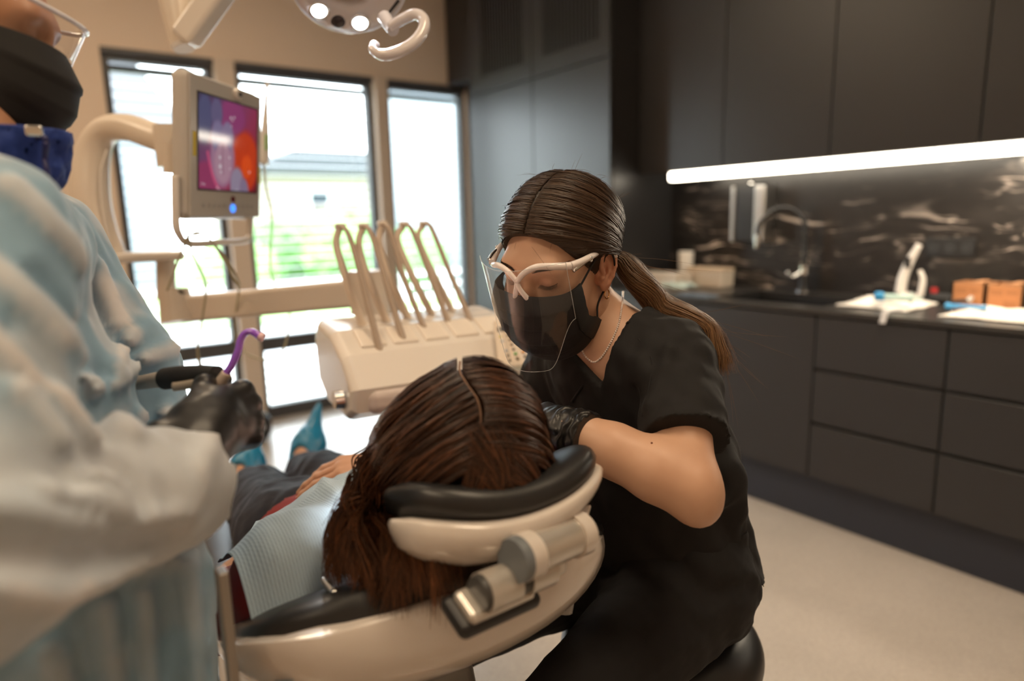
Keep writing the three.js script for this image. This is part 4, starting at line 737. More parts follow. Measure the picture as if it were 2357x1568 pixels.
// hand: wrist point, direction of the fingers, back of hand, thumb side; curl of each finger in radians per joint
function handShapes(w, dir, back, thumbSide, { curl = [0.5, 0.55, 0.6, 0.65], scale = 1, fat = 1, thumb = 0.5, spread = 0.06 } = {}) {
  const D = dir.clone().normalize(), N = back.clone().addScaledVector(D, -back.dot(D)).normalize(), T = thumbSide.clone().addScaledVector(D, -thumbSide.dot(D)).addScaledVector(N, -thumbSide.dot(N)).normalize();
  const at = (d, t, n) => w.clone().addScaledVector(D, d * scale).addScaledVector(T, t * scale).addScaledVector(N, n * scale), r = (x) => x * scale * fat;
  const palm = [], fing = [];
  const base = [[0.092, 0.03], [0.096, 0.009], [0.091, -0.012], [0.082, -0.031]], len = [[0.042, 0.025, 0.02], [0.047, 0.029, 0.021], [0.043, 0.027, 0.02], [0.033, 0.021, 0.018]];
  for (let i = 0; i < 4; i++) palm.push(cone(at(0.005, base[i][1] * 0.6, 0), at(base[i][0] - 0.004, base[i][1], 0), r(0.0145), r(0.0125)));
  palm.push(cone(at(0.012, 0.016, -0.006), at(0.05, 0.034, -0.012), r(0.017), r(0.015)), cone(at(-0.03, 0, 0), at(0.01, 0, 0), r(0.0235), r(0.022)));
  const fl = [];
  for (let i = 0; i < 4; i++) {
    let p = at(base[i][0], base[i][1], 0), ang = 0; const side = (1.5 - i) * spread, c = curl[i];
    let prev = 0.0098 - i * 0.0003; const list = [];
    for (let j = 0; j < 3; j++) { ang += c * [1, 1.15, 0.8][j]; const v = D.clone().multiplyScalar(Math.cos(ang)).addScaledVector(N, -Math.sin(ang)).addScaledVector(T, side).normalize(), q = p.clone().addScaledVector(v, len[i][j] * scale), nr = prev - 0.0009; list.push(cone(p, q, r(prev), r(nr))); p = q; prev = nr; }
    fl.push(unite(list, 0.004 * scale));
  }
  { let p = at(0.03, 0.03, -0.012); const list = []; let prev = 0.0118; const d0 = D.clone().multiplyScalar(0.72).addScaledVector(T, 0.55).addScaledVector(N, -0.42 * thumb).normalize(), d1 = D.clone().multiplyScalar(0.9).addScaledVector(T, 0.15 - 0.3 * thumb).addScaledVector(N, -0.6 * thumb).normalize();
    for (const [d, l] of [[d0, 0.04], [d0.clone().lerp(d1, 0.6), 0.032], [d1, 0.026]]) { const q = p.clone().addScaledVector(d, l * scale); list.push(cone(p, q, r(prev), r(prev - 0.0008))); p = q; prev -= 0.0008; }
    fl.push(unite(list, 0.005 * scale)); }
  const P0 = unite(palm, 0.012 * scale);
  const f = (x, y, z) => { let m = 1e9; for (const q of fl) { const d = q(x, y, z); if (d < m) m = d; } return sminP(P0(x, y, z), m, 0.006 * scale); };
  f.box = around([at(-0.05, 0, 0), at(0.2, 0, 0), at(0.06, 0.09, 0), at(0.06, -0.07, 0), at(0.08, 0, -0.11), at(0.08, 0, 0.04)], 0.02);
  return f;
}
// ribbons of hair: each strand a list of points with the surface direction at each; width in metres
function ribbons(strands) {
  const pos = [], nor = [], col = [], idx = [];
  for (const { p, n, w, c0, c1 } of strands) {
    const base = pos.length / 3, L = p.length;
    for (let i = 0; i < L; i++) {
      const t = i / (L - 1), d = (i < L - 1 ? p[i + 1] : p[i]).clone().sub(i ? p[i - 1] : p[i]), s = d.cross(n[i]).normalize(), ww = w * (t < 0.1 ? 0.4 + 6 * t : t > 0.75 ? 1 - (t - 0.75) * 3.4 : 1) * 0.5;
      for (const k of [-1, 1]) { pos.push(p[i].x + s.x * ww * k, p[i].y + s.y * ww * k, p[i].z + s.z * ww * k); const m = n[i].clone().addScaledVector(s, k * 0.6).normalize(); nor.push(m.x, m.y, m.z); for (let q = 0; q < 3; q++) col.push(lerp(c0[q], c1[q], t)); }
    }
    for (let i = 0; i < L - 1; i++) { const a = base + 2 * i; idx.push(a, a + 1, a + 2, a + 1, a + 3, a + 2); }
  }
  const g = new THREE.BufferGeometry(); g.setAttribute('position', new THREE.Float32BufferAttribute(pos, 3)); g.setAttribute('normal', new THREE.Float32BufferAttribute(nor, 3)); g.setAttribute('color', new THREE.Float32BufferAttribute(col, 3)); g.setIndex(idx); return g;
}
const hairMat = mat({ c: [1, 1, 1], roughness: 0.38, vertexColors: true, specularIntensity: 0.7 });
function bez(a, m, b, t) { const u = 1 - t; return a.clone().multiplyScalar(u * u).addScaledVector(m, 2 * u * t).addScaledVector(b, t * t); }
// point on an ovoid round c (half axes e along S, U, F) in a direction given in that frame
function onOvoid(h, c, e, v, lift = 0) {
  const k = 1 / Math.hypot(v.x / e[0], v.y / e[1], v.z / e[2]), p = v.clone().multiplyScalar(k + lift);
  const n = V(v.x * k / e[0] ** 2, v.y * k / e[1] ** 2, v.z * k / e[2] ** 2).normalize();
  return { p: h.at(c[0] + p.x, c[1] + p.y, c[2] + p.z), n: V(0, 0, 0).addScaledVector(h.S, n.x).addScaledVector(h.U, n.y).addScaledVector(h.F, n.z) };
}
const glove = mat({ c: [0.012, 0.012, 0.013], roughness: 0.36 });
const nitrileFold = (x, y, z) => 0.0006 * noise3(x * 35, y * 35, z * 35);

// ---------------------------------------------------------------- the dentist
const DH = frameOf(V(0.69175, 1.2009, -0.80541), V(0.32631806, -0.09617796, 0.94035436), V(-0.35622673, 0.90895241, 0.21658261), V(-0.87556784, -0.40565417, 0.26234643));
const DJ = { neck: V(0.775, 1.075, -0.80), shL: V(0.81, 1.045, -0.67), shR: V(0.81, 1.045, -0.92), elL: P(1590, 1120, 0.9), wrL: P(1318, 993, 0.955), elR: V(0.79, 0.85, -1.0), wrR: V(0.6, 0.955, -0.95), up: V(0.8, 1.03, -0.795), mid: V(0.86, 0.86, -0.765), pel: V(0.88, 0.67, -0.75), hipL: V(0.86, 0.655, -0.665), hipR: V(0.86, 0.655, -0.84), knL: V(0.5, 0.535, -0.645), knR: V(0.5, 0.535, -0.98), anL: V(0.56, 0.09, -0.6), anR: V(0.56, 0.09, -1.0) };
const ZS = V(0, 0, 1);
const dentist = thing('person', 'dentist in black scrubs with long ponytail and black mask leaning over the patient', 'person', V(0.9, 0, -0.75));
{
  const o = dentist.position, J = DJ;
  const upArm = J.shL.clone().lerp(J.elL, 0.5);
  const torso = [oval(J.pel, J.mid, ZS, 0.16, 0.125, 0.125, 0.098), oval(J.mid, J.up, ZS, 0.125, 0.098, 0.14, 0.082), cone(J.shL, J.shR, 0.052, 0.052), cone(J.up, J.neck, 0.07, 0.055)];
  const limbs = [cone(J.shL, J.elL, 0.047, 0.035), ...chain([[J.elL, 0.035], [J.elL.clone().lerp(J.wrL, 0.28), 0.038], [J.elL.clone().lerp(J.wrL, 0.65), 0.033], [J.wrL, 0.0245]]), cone(J.shR, J.elR, 0.05, 0.042), cone(J.elR, J.wrR, 0.042, 0.027),
    cone(J.hipL, J.knL, 0.085, 0.056), cone(J.hipR, J.knR, 0.085, 0.056), cone(J.knL, J.anL, 0.055, 0.036), cone(J.knR, J.anR, 0.055, 0.036), cone(J.anL, V(0.36, 0.05, -0.58), 0.036, 0.034), cone(J.anR, V(0.36, 0.05, -1.0), 0.036, 0.034)];
  const neckTo = V(0.79, 1.06, -0.8);
  const slim = [cone(J.shL, J.elL, 0.042, 0.03), ...chain([[J.elL, 0.029], [J.elL.clone().lerp(J.wrL, 0.28), 0.031], [J.elL.clone().lerp(J.wrL, 0.65), 0.025], [J.wrL, 0.016]])];
  const body = unite([...torso, ...slim, ...limbs.slice(4), cone(DH.at(0, -0.03, -0.02), neckTo, 0.048, 0.056)], 0.045);
  const base = [0.6, 0.36, 0.245];
  const tone = (x, y, z) => { const n = 0.035 * noise3(x * 14, y * 14, z * 14) + 0.02 * noise3(x * 50, y * 50, z * 50); return [base[0] * (1 + n), base[1] * (1 + 1.4 * n), base[2] * (1 + 1.5 * n)]; };
  const armFine = unite([...limbs.slice(0, 4), cone(J.wrL, J.wrL.clone().add(P(1200, 945, 1.02).sub(J.wrL).multiplyScalar(0.12)), 0.0255, 0.02)], 0.03);
  const elbowTip = J.elL.clone().add(V(0.005, -0.03, 0.012));
  const arm = (x, y, z) => sminP(armFine(x, y, z), Math.hypot(x - elbowTip.x, y - elbowTip.y, z - elbowTip.z) - 0.018, 0.04);
  const head = headShapes(DH, neckTo, 0.058);
  const faceTone = (x, y, z) => { const q = V(x, y, z).sub(DH.O), s = q.dot(DH.S), u = q.dot(DH.U), f = q.dot(DH.F); const t = tone(x, y, z), ck = Math.exp(-(((Math.abs(s) - 0.042) / 0.02) ** 2 + ((u + 0.015) / 0.02) ** 2)) * sstep(0.03, 0.06, f), nose = Math.exp(-((s / 0.012) ** 2 + ((u + 0.015) / 0.02) ** 2)) * sstep(0.07, 0.1, f), eye = Math.exp(-(((Math.abs(s) - 0.031) / 0.014) ** 2 + ((u - 0.024) / 0.009) ** 2)) * sstep(0.05, 0.07, f); const r = 0.5 * ck + 0.4 * nose + 0.35 * eye; return [t[0] * (1 + 0.02 * r), t[1] * (1 - 0.2 * r), t[2] * (1 - 0.2 * r)]; };
  const earTone = (x, y, z) => { const t = tone(x, y, z); return [t[0] * 1.03, t[1] * 0.86, t[2] * 0.84]; };
  const hb = around([DH.at(-0.1, -0.13, -0.13), DH.at(0.1, 0.15, 0.13), DH.at(-0.1, 0.15, -0.13), DH.at(0.1, -0.13, 0.13), V(0.79, 1.06, -0.8)], 0.03);
  const skins = [skin(body, V(0.3, 0.0, -1.12), V(1.08, 1.18, -0.42), 0.012, tone), skin(arm, ...around([J.shL, J.elL, J.wrL, elbowTip], 0.07), 0.006, tone), skin(head, hb[0], hb[1], 0.0036, faceTone)];
  for (const s of [1, -1]) skins.push(skin(earShape(DH, s), ...around([DH.at(s * 0.055, -0.045, -0.035), DH.at(s * 0.1, 0.045, 0.025), DH.at(s * 0.1, -0.045, 0.025), DH.at(s * 0.055, 0.045, -0.035)], 0.004), 0.0014, earTone));
  for (const [px, py, d, r] of [[1369, 763, 1.0, 0.0026], [1341, 781, 1.0, 0.003], [1500, 1020, 0.93, 0.0015]]) { // moles sit on the skin
    let dd = d - 0.12; const f = py > 900 ? arm : head; while (dd < d + 0.2 && Math.min(f(...P(px, py, dd).toArray()), body(...P(px, py, dd).toArray())) > 0.0002) dd += 0.001; const c = P(px, py, dd);
    const g = new THREE.SphereGeometry(r, 10, 8).translate(c.x, c.y, c.z); g.deleteAttribute('uv'); g.setAttribute('color', new THREE.Float32BufferAttribute(new Float32Array(g.attributes.position.count * 3).map((_, i) => [0.16, 0.05, 0.025][i % 3]), 3)); skins.push(g); }
  mesh('body', local(joinSkins(skins), o), skinMat, dentist);

  // ---- scrubs
  const scrub = mat({ c: [0.0045, 0.0045, 0.006], roughness: 0.85, sheen: 0.2, sheenColor: new THREE.Color(0.07, 0.08, 0.11), sheenRoughness: 0.45 });
  const sleeveEnd = J.shL.clone().lerp(J.elL, 0.66), armDir = J.elL.clone().sub(J.shL).normalize();
  const sleeveEndR = J.shR.clone().lerp(J.elR, 0.66), armDirR = J.elR.clone().sub(J.shR).normalize();
  const topT = unite([oval(J.pel.clone().add(V(0.01, -0.04, 0)), J.mid, ZS, 0.182, 0.158, 0.15, 0.125), oval(J.mid, J.up, ZS, 0.15, 0.125, 0.15, 0.098), cone(J.shL.clone().add(V(0, 0.004, -0.01)), J.shR.clone().add(V(0, 0.004, 0.01)), 0.062, 0.062), cone(J.up, V(0.79, 1.075, -0.8), 0.085, 0.075)], 0.05);
  const slL = cone(J.shL, sleeveEnd, 0.062, 0.066), slR = cone(J.shR, sleeveEndR, 0.066, 0.076), cutL = plane(sleeveEnd, armDir), cutR = plane(sleeveEndR, armDirR);
  const vB = P(1338, 900, 1.0), vL = P(1444, 705, 1.02), vR = P(1300, 770, 1.1), fn = V(-1, 0.05, 0.25).normalize();
  const p1 = plane(vB, vL.clone().sub(vB).cross(fn)), p2 = plane(vB, fn.clone().cross(vR.clone().sub(vB)));
  const upSide = vL.clone().add(vR).multiplyScalar(0.5), k1 = Math.sign(p1(...upSide.toArray())), k2 = Math.sign(p2(...upSide.toArray()));
  const hem = plane(V(0.9, 0.645, -0.75), V(-0.28, -1, 0.18));
  const crease = [[P(1475, 830, 0.99), P(1520, 980, 0.98), 0.012, 0.016], [P(1540, 800, 0.97), P(1500, 930, 0.95), 0.01, 0.014], [P(1620, 900, 0.97), P(1560, 1010, 0.9), 0.01, 0.014], [P(1650, 880, 1.0), P(1640, 1000, 0.96), 0.009, 0.012], [P(1470, 900, 1.0), P(1440, 1020, 1.0), -0.008, 0.014], [P(1700, 1110, 1.05), P(1640, 1260, 1.0), 0.016, 0.02], [P(1690, 1080, 1.05), P(1722, 1180, 1.07), 0.018, 0.025], [P(1420, 1200, 1.0), P(1600, 1260, 0.98), 0.008, 0.02], [P(1400, 1270, 1.0), P(1590, 1330, 0.98), -0.007, 0.018], [P(1450, 1130, 1.02), P(1400, 1250, 1.02), 0.008, 0.016], [P(1660, 1230, 1.0), P(1640, 1380, 0.98), -0.012, 0.012]].map(([a, b, h, w]) => [cone(a, b, 0), h, w]);
  const folds = (x, y, z) => { let d = 0.006 * fbm(x * 9, y * 5, z * 9, 3) + 0.003 * noise3(x * 22 + y * 10, y * 12, z * 22); for (const [c, h, w] of crease) { const q = c(x, y, z) / w; if (q < 3) d -= h * Math.exp(-q * q); } return d; };
  const top = (x, y, z) => { let d = Math.max(topT(x, y, z), hem(x, y, z)); d = sminP(d, Math.max(slL(x, y, z), cutL(x, y, z)), 0.03); d = sminP(d, Math.max(slR(x, y, z), cutR(x, y, z)), 0.03); d += folds(x, y, z); d = Math.max(d, cutL(x, y, z) > 0 && slL(x, y, z) < 0.03 && x < 0.8 ? cutL(x, y, z) : -1);
    const w = Math.min(k1 * p1(x, y, z), k2 * p2(x, y, z)); return -sminP(-d, -w, 0.004) ; };
  const topMesh = mesh('scrub_top', local(skin(top, V(0.56, 0.54, -1.14), V(1.14, 1.16, -0.44), 0.0068), o), scrub, dentist);
  // neckband edge of the V and sleeve hem
  const surf = (px, py) => { let d = 0.9; while (d < 1.25 && top(...P(px, py, d).toArray()) > 0) d += 0.0015; return P(px, py, d - 0.001); };
  mesh('neckband_seam', local(tube([[1446, 742], [1420, 770], [1390, 815], [1365, 852], [1340, 890], [1316, 925]].map(([a, b]) => surf(a, b)), 0.0022, { seg: 40, sides: 6 }), o), scrub, topMesh);
  mesh('shoulder_seam', local(tube([[1470, 780], [1500, 830], [1492, 900], [1478, 960]].map(([a, b]) => surf(a, b)), 0.0014, { seg: 30, sides: 5 }), o), scrub, topMesh);
  const legs = unite([cone(J.hipL, J.knL, 0.102, 0.074), cone(J.hipR, J.knR, 0.102, 0.074), oval(J.pel.clone().add(V(0, -0.03, 0)), J.pel.clone().add(V(0, 0.05, 0)), ZS, 0.165, 0.135, 0.16, 0.125)], 0.05), shins = unite([cone(J.knL, J.anL, 0.074, 0.062), cone(J.knR, J.anR, 0.074, 0.062)], 0.01);
  const trous = (x, y, z) => sminP(legs(x, y, z), shins(x, y, z), 0.03) + 0.004 * fbm(x * 12, y * 12, z * 9, 3) + 0.003 * Math.sin((x * 0.8 + y * 0.9) * 70 + 3 * noise3(x * 8, y * 8, z * 8)) * sstep(0.62, 0.78, x);
  mesh('scrub_trousers', local(skin(trous, V(0.38, 0.05, -1.09), V(1.08, 0.76, -0.52), 0.0085), o), scrub, dentist);
  for (const z of [-0.58, -1.0]) mesh('shoe', local(skin(unite([cone(V(0.56, 0.045, z), V(0.34, 0.035, z), 0.043, 0.036), cone(V(0.56, 0.06, z), V(0.5, 0.06, z), 0.042, 0.04)], 0.03), V(0.26, -0.012, z - 0.07), V(0.64, 0.13, z + 0.07), 0.008), o), M.white, dentist);

  // ---- gloves
  const dirL = P(1195, 955, 1.03).sub(J.wrL).normalize();
  const hL = handShapes(J.wrL, dirL, V(-0.1, 0.75, 0.65), V(-0.35, 0.5, -0.7), { curl: [0.55, 0.6, 0.65, 0.7], scale: 0.95, fat: 1.2, thumb: 0.7 });
  const cuff = cone(J.wrL.clone().addScaledVector(dirL, 0.03), J.wrL.clone().addScaledVector(dirL, -0.028), 0.031, 0.034), cEnd = J.wrL.clone().addScaledVector(dirL, -0.03), cutG = plane(cEnd, dirL.clone().negate());
  const gl = (x, y, z) => { const q = V(x, y, z).sub(J.wrL), t = q.dot(dirL); return Math.max(sminP(hL(x, y, z), cuff(x, y, z), 0.012) + 0.0022 * Math.sin(t * 330 + 3 * noise3(x * 30, y * 30, z * 30)) * sstep(0.05, 0.0, t) + nitrileFold(x, y, z), cutG(x, y, z)); };
  mesh('glove', local(skin(gl, ...around([...hL.box, cEnd], 0.03), 0.003), o), glove, dentist);
  const dirR = V(-0.75, -0.02, 0.35).normalize(), hR = handShapes(J.wrR, dirR, V(-0.1, 0.9, -0.3), V(0.4, 0.4, 0.8), { curl: [0.55, 0.6, 0.65, 0.7], scale: 0.95, fat: 1.08, thumb: 0.7 }), cuR = cone(J.wrR.clone().addScaledVector(dirR, 0.02), J.wrR.clone().addScaledVector(dirR, -0.04), 0.028, 0.032);
  mesh('glove', local(skin((x, y, z) => sminP(hR(x, y, z), cuR(x, y, z), 0.012), ...around([...hR.box, J.wrR], 0.06), 0.0035), o), glove, dentist);

  // ---- hair
  const HCc = [0, 0.046, -0.02], HE = [0.083, 0.096, 0.115];
  const hairline = (s, u, f) => -0.66 * (u - 0.1 + 0.25 * Math.abs(s) * 0) + 0.75 * (f - 0.082) - 0.012 * sstep(0.03, 0.07, Math.abs(s));
  const capE = ellip(DH.at(...HCc), DH.S, DH.U, DH.F, HE[0] - 0.001, HE[1] - 0.001, HE[2] - 0.001);
  const cap = (x, y, z) => { const q = V(x, y, z).sub(DH.O), s = q.dot(DH.S), u = q.dot(DH.U), f = q.dot(DH.F); const groove = 0.006 * Math.exp(-((s / 0.006) ** 2)) * sstep(-0.03, 0.02, f); return Math.max(capE(x, y, z) + groove, hairline(s, u, f), -0.062 - u + 0.2 * f); };
  const dk = [0.03, 0.0165, 0.0095], root = [0.04, 0.022, 0.0125];
  mesh('hair_base', local(skin(cap, ...around([DH.at(-0.1, -0.1, -0.14), DH.at(0.1, 0.16, 0.12), DH.at(0.1, -0.1, 0.12), DH.at(-0.1, 0.16, -0.14)], 0.01), 0.004, () => [0.03, 0.017, 0.01]), o), hairMat, dentist);
  const strands = [], tie = V(0.022, -0.05, -0.118);
  const toDir = (s, u, f) => V(s - HCc[0], u - HCc[1], f - HCc[2]).normalize();
  const shade = () => { const k = rr(0.65, 1.5); return [0.043 * k, 0.0235 * k, 0.0135 * k]; };
  for (let i = 0; i < 5200; i++) {
    const side = rnd() < 0.66 ? 1 : -1, t = rnd() ** 0.8; let a;
    if (rnd() < 0.72) a = toDir(side * rr(0.001, 0.004), lerp(0.098, 0.142, Math.sin(t * 1.57)), lerp(0.084, -0.06, t));
    else { const q = rnd(); a = toDir(side * lerp(0.005, 0.08, q ** 0.8), lerp(0.099, 0.03, q), lerp(0.083, 0.018, q) - 0.002); }
    const b = toDir(tie.x * 0.4 + side * rr(0.0, 0.022), tie.y + rr(-0.012, 0.012), tie.z), fr = clamp(a.z + 0.4, 0, 1.3), m = V(side * (0.85 + 0.25 * fr), 0.1 + 0.32 * a.y - 0.35 * (fr > 0.9 ? 0.3 : 0), -0.12 + 0.35 * a.z + rr(-0.08, 0.08)).normalize();
    const ci = Math.floor(t * 26), lift = rr(0.0, 0.003) + 0.0035 * (0.5 + 0.5 * Math.sin(ci * 2.4 + side)) + (rnd() < 0.04 ? rr(0, 0.004) : 0), p = [], n = [], K = 13, ph = rr(0, 6), wob = rr(0.0005, 0.0016);
    for (let k = 0; k < K; k++) { const u = k / (K - 1), v = bez(a, m.clone().multiplyScalar(1.25), b, u).normalize(); const q = onOvoid(DH, HCc, HE, v, lift * Math.sin(Math.PI * (0.1 + 0.85 * u)) + 0.004 * Math.sin(u * 3.1) - 0.001 + wob * Math.sin(ph + u * 9)); p.push(q.p); n.push(q.n); }
    const c = shade(); strands.push({ p, n, w: rr(0.0009, 0.0019), c0: c, c1: c });
  }
  // twist of hair over the tie, then the ponytail over the far shoulder and back
  const tail = new THREE.CatmullRomCurve3([DH.at(0.02, -0.03, -0.11), P(1408, 592, 1.1), P(1440, 612, 1.09), P(1478, 655, 1.08), P(1520, 703, 1.085), P(1590, 733, 1.07), P(1634, 762, 1.06), P(1655, 815, 1.05), P(1664, 868, 1.045)]);
  for (let i = 0; i < 2600; i++) {
    const r = Math.sqrt(rnd()), th = rr(0, 6.283), end = rnd() < 0.35 ? rr(0.55, 0.8) : rr(0.75, 1.0), K = 22, p = [], n = [], ph = rr(0, 6), dev = rr(-1, 1), dev2 = rr(-1, 1);
    for (let k = 0; k < K; k++) {
      const u = k / (K - 1) * end, c = tail.getPoint(u), T = tail.getTangent(u), side = T.clone().cross(V(0, 1, 0)).normalize(), up = side.clone().cross(T).normalize();
      const R = 0.012 + 0.013 * sstep(0.05, 0.3, u) - 0.008 * sstep(0.45, 0.75, u) + 0.006 * sstep(0.8, 1, u), x = (Math.cos(th) * r * R + dev * 0.012 * u * u * u + 0.0016 * Math.sin(ph + u * 18)) * 1.0, y = (Math.sin(th) * r * R + dev2 * 0.012 * u * u * u + 0.0016 * Math.cos(ph + u * 15)) * 0.9;
      p.push(c.clone().addScaledVector(side, x).addScaledVector(up, y)); n.push(side.clone().multiplyScalar(Math.cos(th)).addScaledVector(up, Math.sin(th)).addScaledVector(side, 0.01).normalize());
    }
    const k = rr(0.7, 1.35); strands.push({ p, n, w: rr(0.0008, 0.0016), c0: [0.04 * k, 0.022 * k, 0.012 * k], c1: [0.2 * k, 0.105 * k, 0.048 * k] });
  }
  // loose hairs
  for (let i = 0; i < 110; i++) {
    const onTail = i < 75, p = [], n = [], K = 14; let a, d;
    if (onTail) { const u = rr(0.1, 0.85); a = tail.getPoint(u); d = tail.getTangent(u).add(V(rr(-0.5, 0.5), rr(-0.1, 0.7), rr(-0.5, 0.5))).normalize(); }
    else { const v = V(rr(-0.8, 0.9), rr(0.1, 1), rr(-0.8, 0.8)).normalize(), q = onOvoid(DH, HCc, HE, v, 0.001); a = q.p; d = q.n.clone().multiplyScalar(0.35).add(V(rr(-0.7, 0.7), rr(-0.5, 0.5), rr(-0.7, 0.7))).normalize(); }
    const L = onTail ? rr(0.05, 0.12) : rr(0.015, 0.04), bend = V(rr(-1, 1), rr(-1.3, 0.1), rr(-1, 1)).multiplyScalar(0.55);
    for (let k = 0; k < K; k++) { const t = k / (K - 1); p.push(a.clone().addScaledVector(d, L * t).addScaledVector(bend, L * t * t)); n.push(V(-0.6, 0.3, 0.75)); }
    strands.push({ p, n, w: 0.00035, c0: [0.06, 0.033, 0.018], c1: onTail ? [0.2, 0.105, 0.05] : [0.1, 0.06, 0.035] });
  }
  mesh('hair', local(ribbons(strands), o), hairMat, dentist);
  mesh('hair_tie', local(new THREE.TorusGeometry(0.0155, 0.004, 10, 28).applyQuaternion(new THREE.Quaternion().setFromUnitVectors(V(0, 0, 1), tail.getTangent(0.1))).translate(...tail.getPoint(0.1).toArray()), o), mat({ c: [0.5, 0.48, 0.45], roughness: 0.4 }), dentist);

  // ---- brows and lashes
  const onFace = (s, u, f0) => { let f = f0 + 0.03; while (f > 0 && head(...DH.at(s, u, f).toArray()) > 0) f -= 0.0005; return f; };
  for (const sd of [1, -1]) {
    const br = [], la = [];
    for (let i = 0; i < 150; i++) { const t = rnd(), s = sd * lerp(0.014, 0.05, t), u = 0.043 + 0.006 * Math.sin(t * 2.4) + rr(-0.0028, 0.0028) * (1 - 0.6 * t), p = [], n = []; for (let k = 0; k < 4; k++) { const q = k / 3, ss = s + sd * 0.007 * q, uu = u + 0.0025 * q * (1 - 1.6 * t), f = onFace(ss, uu, 0.09); p.push(DH.at(ss, uu, f + 0.0007)); n.push(DH.F); } br.push({ p, n, w: 0.00055, c0: [0.035, 0.02, 0.012], c1: [0.035, 0.02, 0.012] }); }
    for (let i = 0; i < 34; i++) { const t = i / 33, s = sd * lerp(0.019, 0.045, t), u = 0.0185 - 0.003 * Math.sin(t * 3.14) + 0.003 * t, f = onFace(s, u, 0.09), p = [], n = []; for (let k = 0; k < 5; k++) { const q = k / 4; p.push(DH.at(s + sd * 0.004 * q * (t - 0.3), u - 0.0045 * q + 0.002 * q * q, f + 0.007 * q)); n.push(DH.U); } la.push({ p, n, w: 0.00045, c0: [0.015, 0.01, 0.008], c1: [0.02, 0.013, 0.01] }); }
    mesh('eyebrow', local(ribbons(br), o), hairMat, dentist).userData.kind = 'stuff'; mesh('eyelashes', local(ribbons(la), o), hairMat, dentist).userData.kind = 'stuff';
  }
  for (const sd of [1, -1]) mesh('eyelid_line', local(tube([0, 0.25, 0.5, 0.75, 1].map((t) => { const s = sd * lerp(0.0185, 0.0455, t), u = 0.0185 - 0.003 * Math.sin(t * 3.14) + 0.003 * t; return DH.at(s, u, onFace(s, u, 0.09) - 0.0001); }), 0.0006, { seg: 24, sides: 6 }), o), mat({ c: [0.12, 0.06, 0.045], roughness: 0.6 }), dentist);

  // ---- mask with pleats and ear loops
  const maskM = mat({ c: [0.0135, 0.0125, 0.015], roughness: 0.85, sheen: 0.4, sheenColor: new THREE.Color(0.2, 0.18, 0.22), sheenRoughness: 0.5 });
  // rows from nose to under the chin: [mid u, mid f, edge s, edge u, edge f]
  const rows = [[0.012, 0.113, 0.068, 0.012, 0.058], [-0.012, 0.129, 0.072, -0.008, 0.06], [-0.042, 0.124, 0.073, -0.028, 0.058], [-0.075, 0.116, 0.073, -0.046, 0.053], [-0.1, 0.105, 0.073, -0.06, 0.034], [-0.122, 0.086, 0.068, -0.08, 0.012]];
  const row = (v) => { const x = v * 5, i = Math.min(4, Math.floor(x)), t = x - i, g = (k, c) => rows[clamp(k, 0, 5)][c]; return [0, 1, 2, 3, 4].map((c) => { const p0 = g(i - 1, c), p1 = g(i, c), p2 = g(i + 1, c), p3 = g(i + 2, c); return 0.5 * (2 * p1 + (p2 - p0) * t + (2 * p0 - 5 * p1 + 4 * p2 - p3) * t * t + (3 * p1 - p0 - 3 * p2 + p3) * t * t * t); }); };
  const maskAt = (q, v) => { const [mu, mf, es, eu, ef] = row(v), s = 2 * q - 1, a = Math.abs(s), w = Math.cos(a * Math.PI / 2), w2 = w ** 0.66; const pleat = 0.0022 * (((v * 5.2) % 1) - 0.5) * sstep(0, 0.15, v) * (0.4 + 0.6 * w); const S = es * Math.sin(a * 1.571) * Math.sign(s) * 1.0; return DH.at(S, lerp(eu, mu, w2), lerp(ef, mf, w2) + pleat + 0.0012 * noise3(q * 6, v * 5, 3)); };
  const mask = mesh('face_mask', local(sheet((u, v) => maskAt(u, v), 60, 70, 0.0015), o), maskM, dentist);
  mask.userData.label = 'black pleated surgical mask';
  for (const sd of [1, -1]) { const e0 = sd > 0 ? 1 : 0; mesh('ear_loop', local(tube([maskAt(e0, 0.06), DH.at(sd * 0.0745, 0.027, 0.025), DH.at(sd * 0.079, 0.035, 0.006), DH.at(sd * 0.086, 0.025, -0.016), DH.at(sd * 0.084, -0.006, -0.022), DH.at(sd * 0.075, -0.028, -0.008), DH.at(sd * 0.068, -0.05, 0.012), maskAt(e0, 0.86)], 0.0016, { seg: 60, sides: 8 }), o), M.blackMatte, mask);
    const strip = sheet((u, v) => maskAt(sd > 0 ? 0.915 + 0.085 * u : 0.085 * (1 - u), v).addScaledVector(DH.S, sd * 0.0012), 4, 40, 0.0018); mesh('side_band', local(strip, o), mat({ c: [0.009, 0.009, 0.01], roughness: 0.7 }), mask); }
  // ---- jewellery
  const gold = mat({ c: [0.85, 0.52, 0.24], roughness: 0.18, metalness: 1 });
  for (const sd of [1, -1]) mesh('earring', local(new THREE.TorusGeometry(0.0072, 0.0011, 10, 32).rotateY(0.3).translate(...DH.at(sd * 0.0755, -0.042, -0.005).toArray()), o), gold, dentist);
  const skinAt = (px, py) => { let d = 0.92; while (d < 1.2 && Math.min(head(...P(px, py, d).toArray()), body(...P(px, py, d).toArray())) > 0.001) d += 0.001; return P(px, py, d); };
  const bead = []; const nk = new THREE.CatmullRomCurve3([[1434, 672], [1432, 700], [1424, 745], [1405, 790], [1382, 825], [1366, 834], [1350, 824], [1340, 808], [1336, 792], [1333, 775]].map(([a, b]) => skinAt(a, b)));
  const nb = Math.round(nk.getLength() / 0.0036); for (let i = 0; i <= nb; i++) { const c = nk.getPointAt(i / nb); bead.push(new THREE.SphereGeometry(0.0018, 10, 8).translate(c.x, c.y, c.z)); }
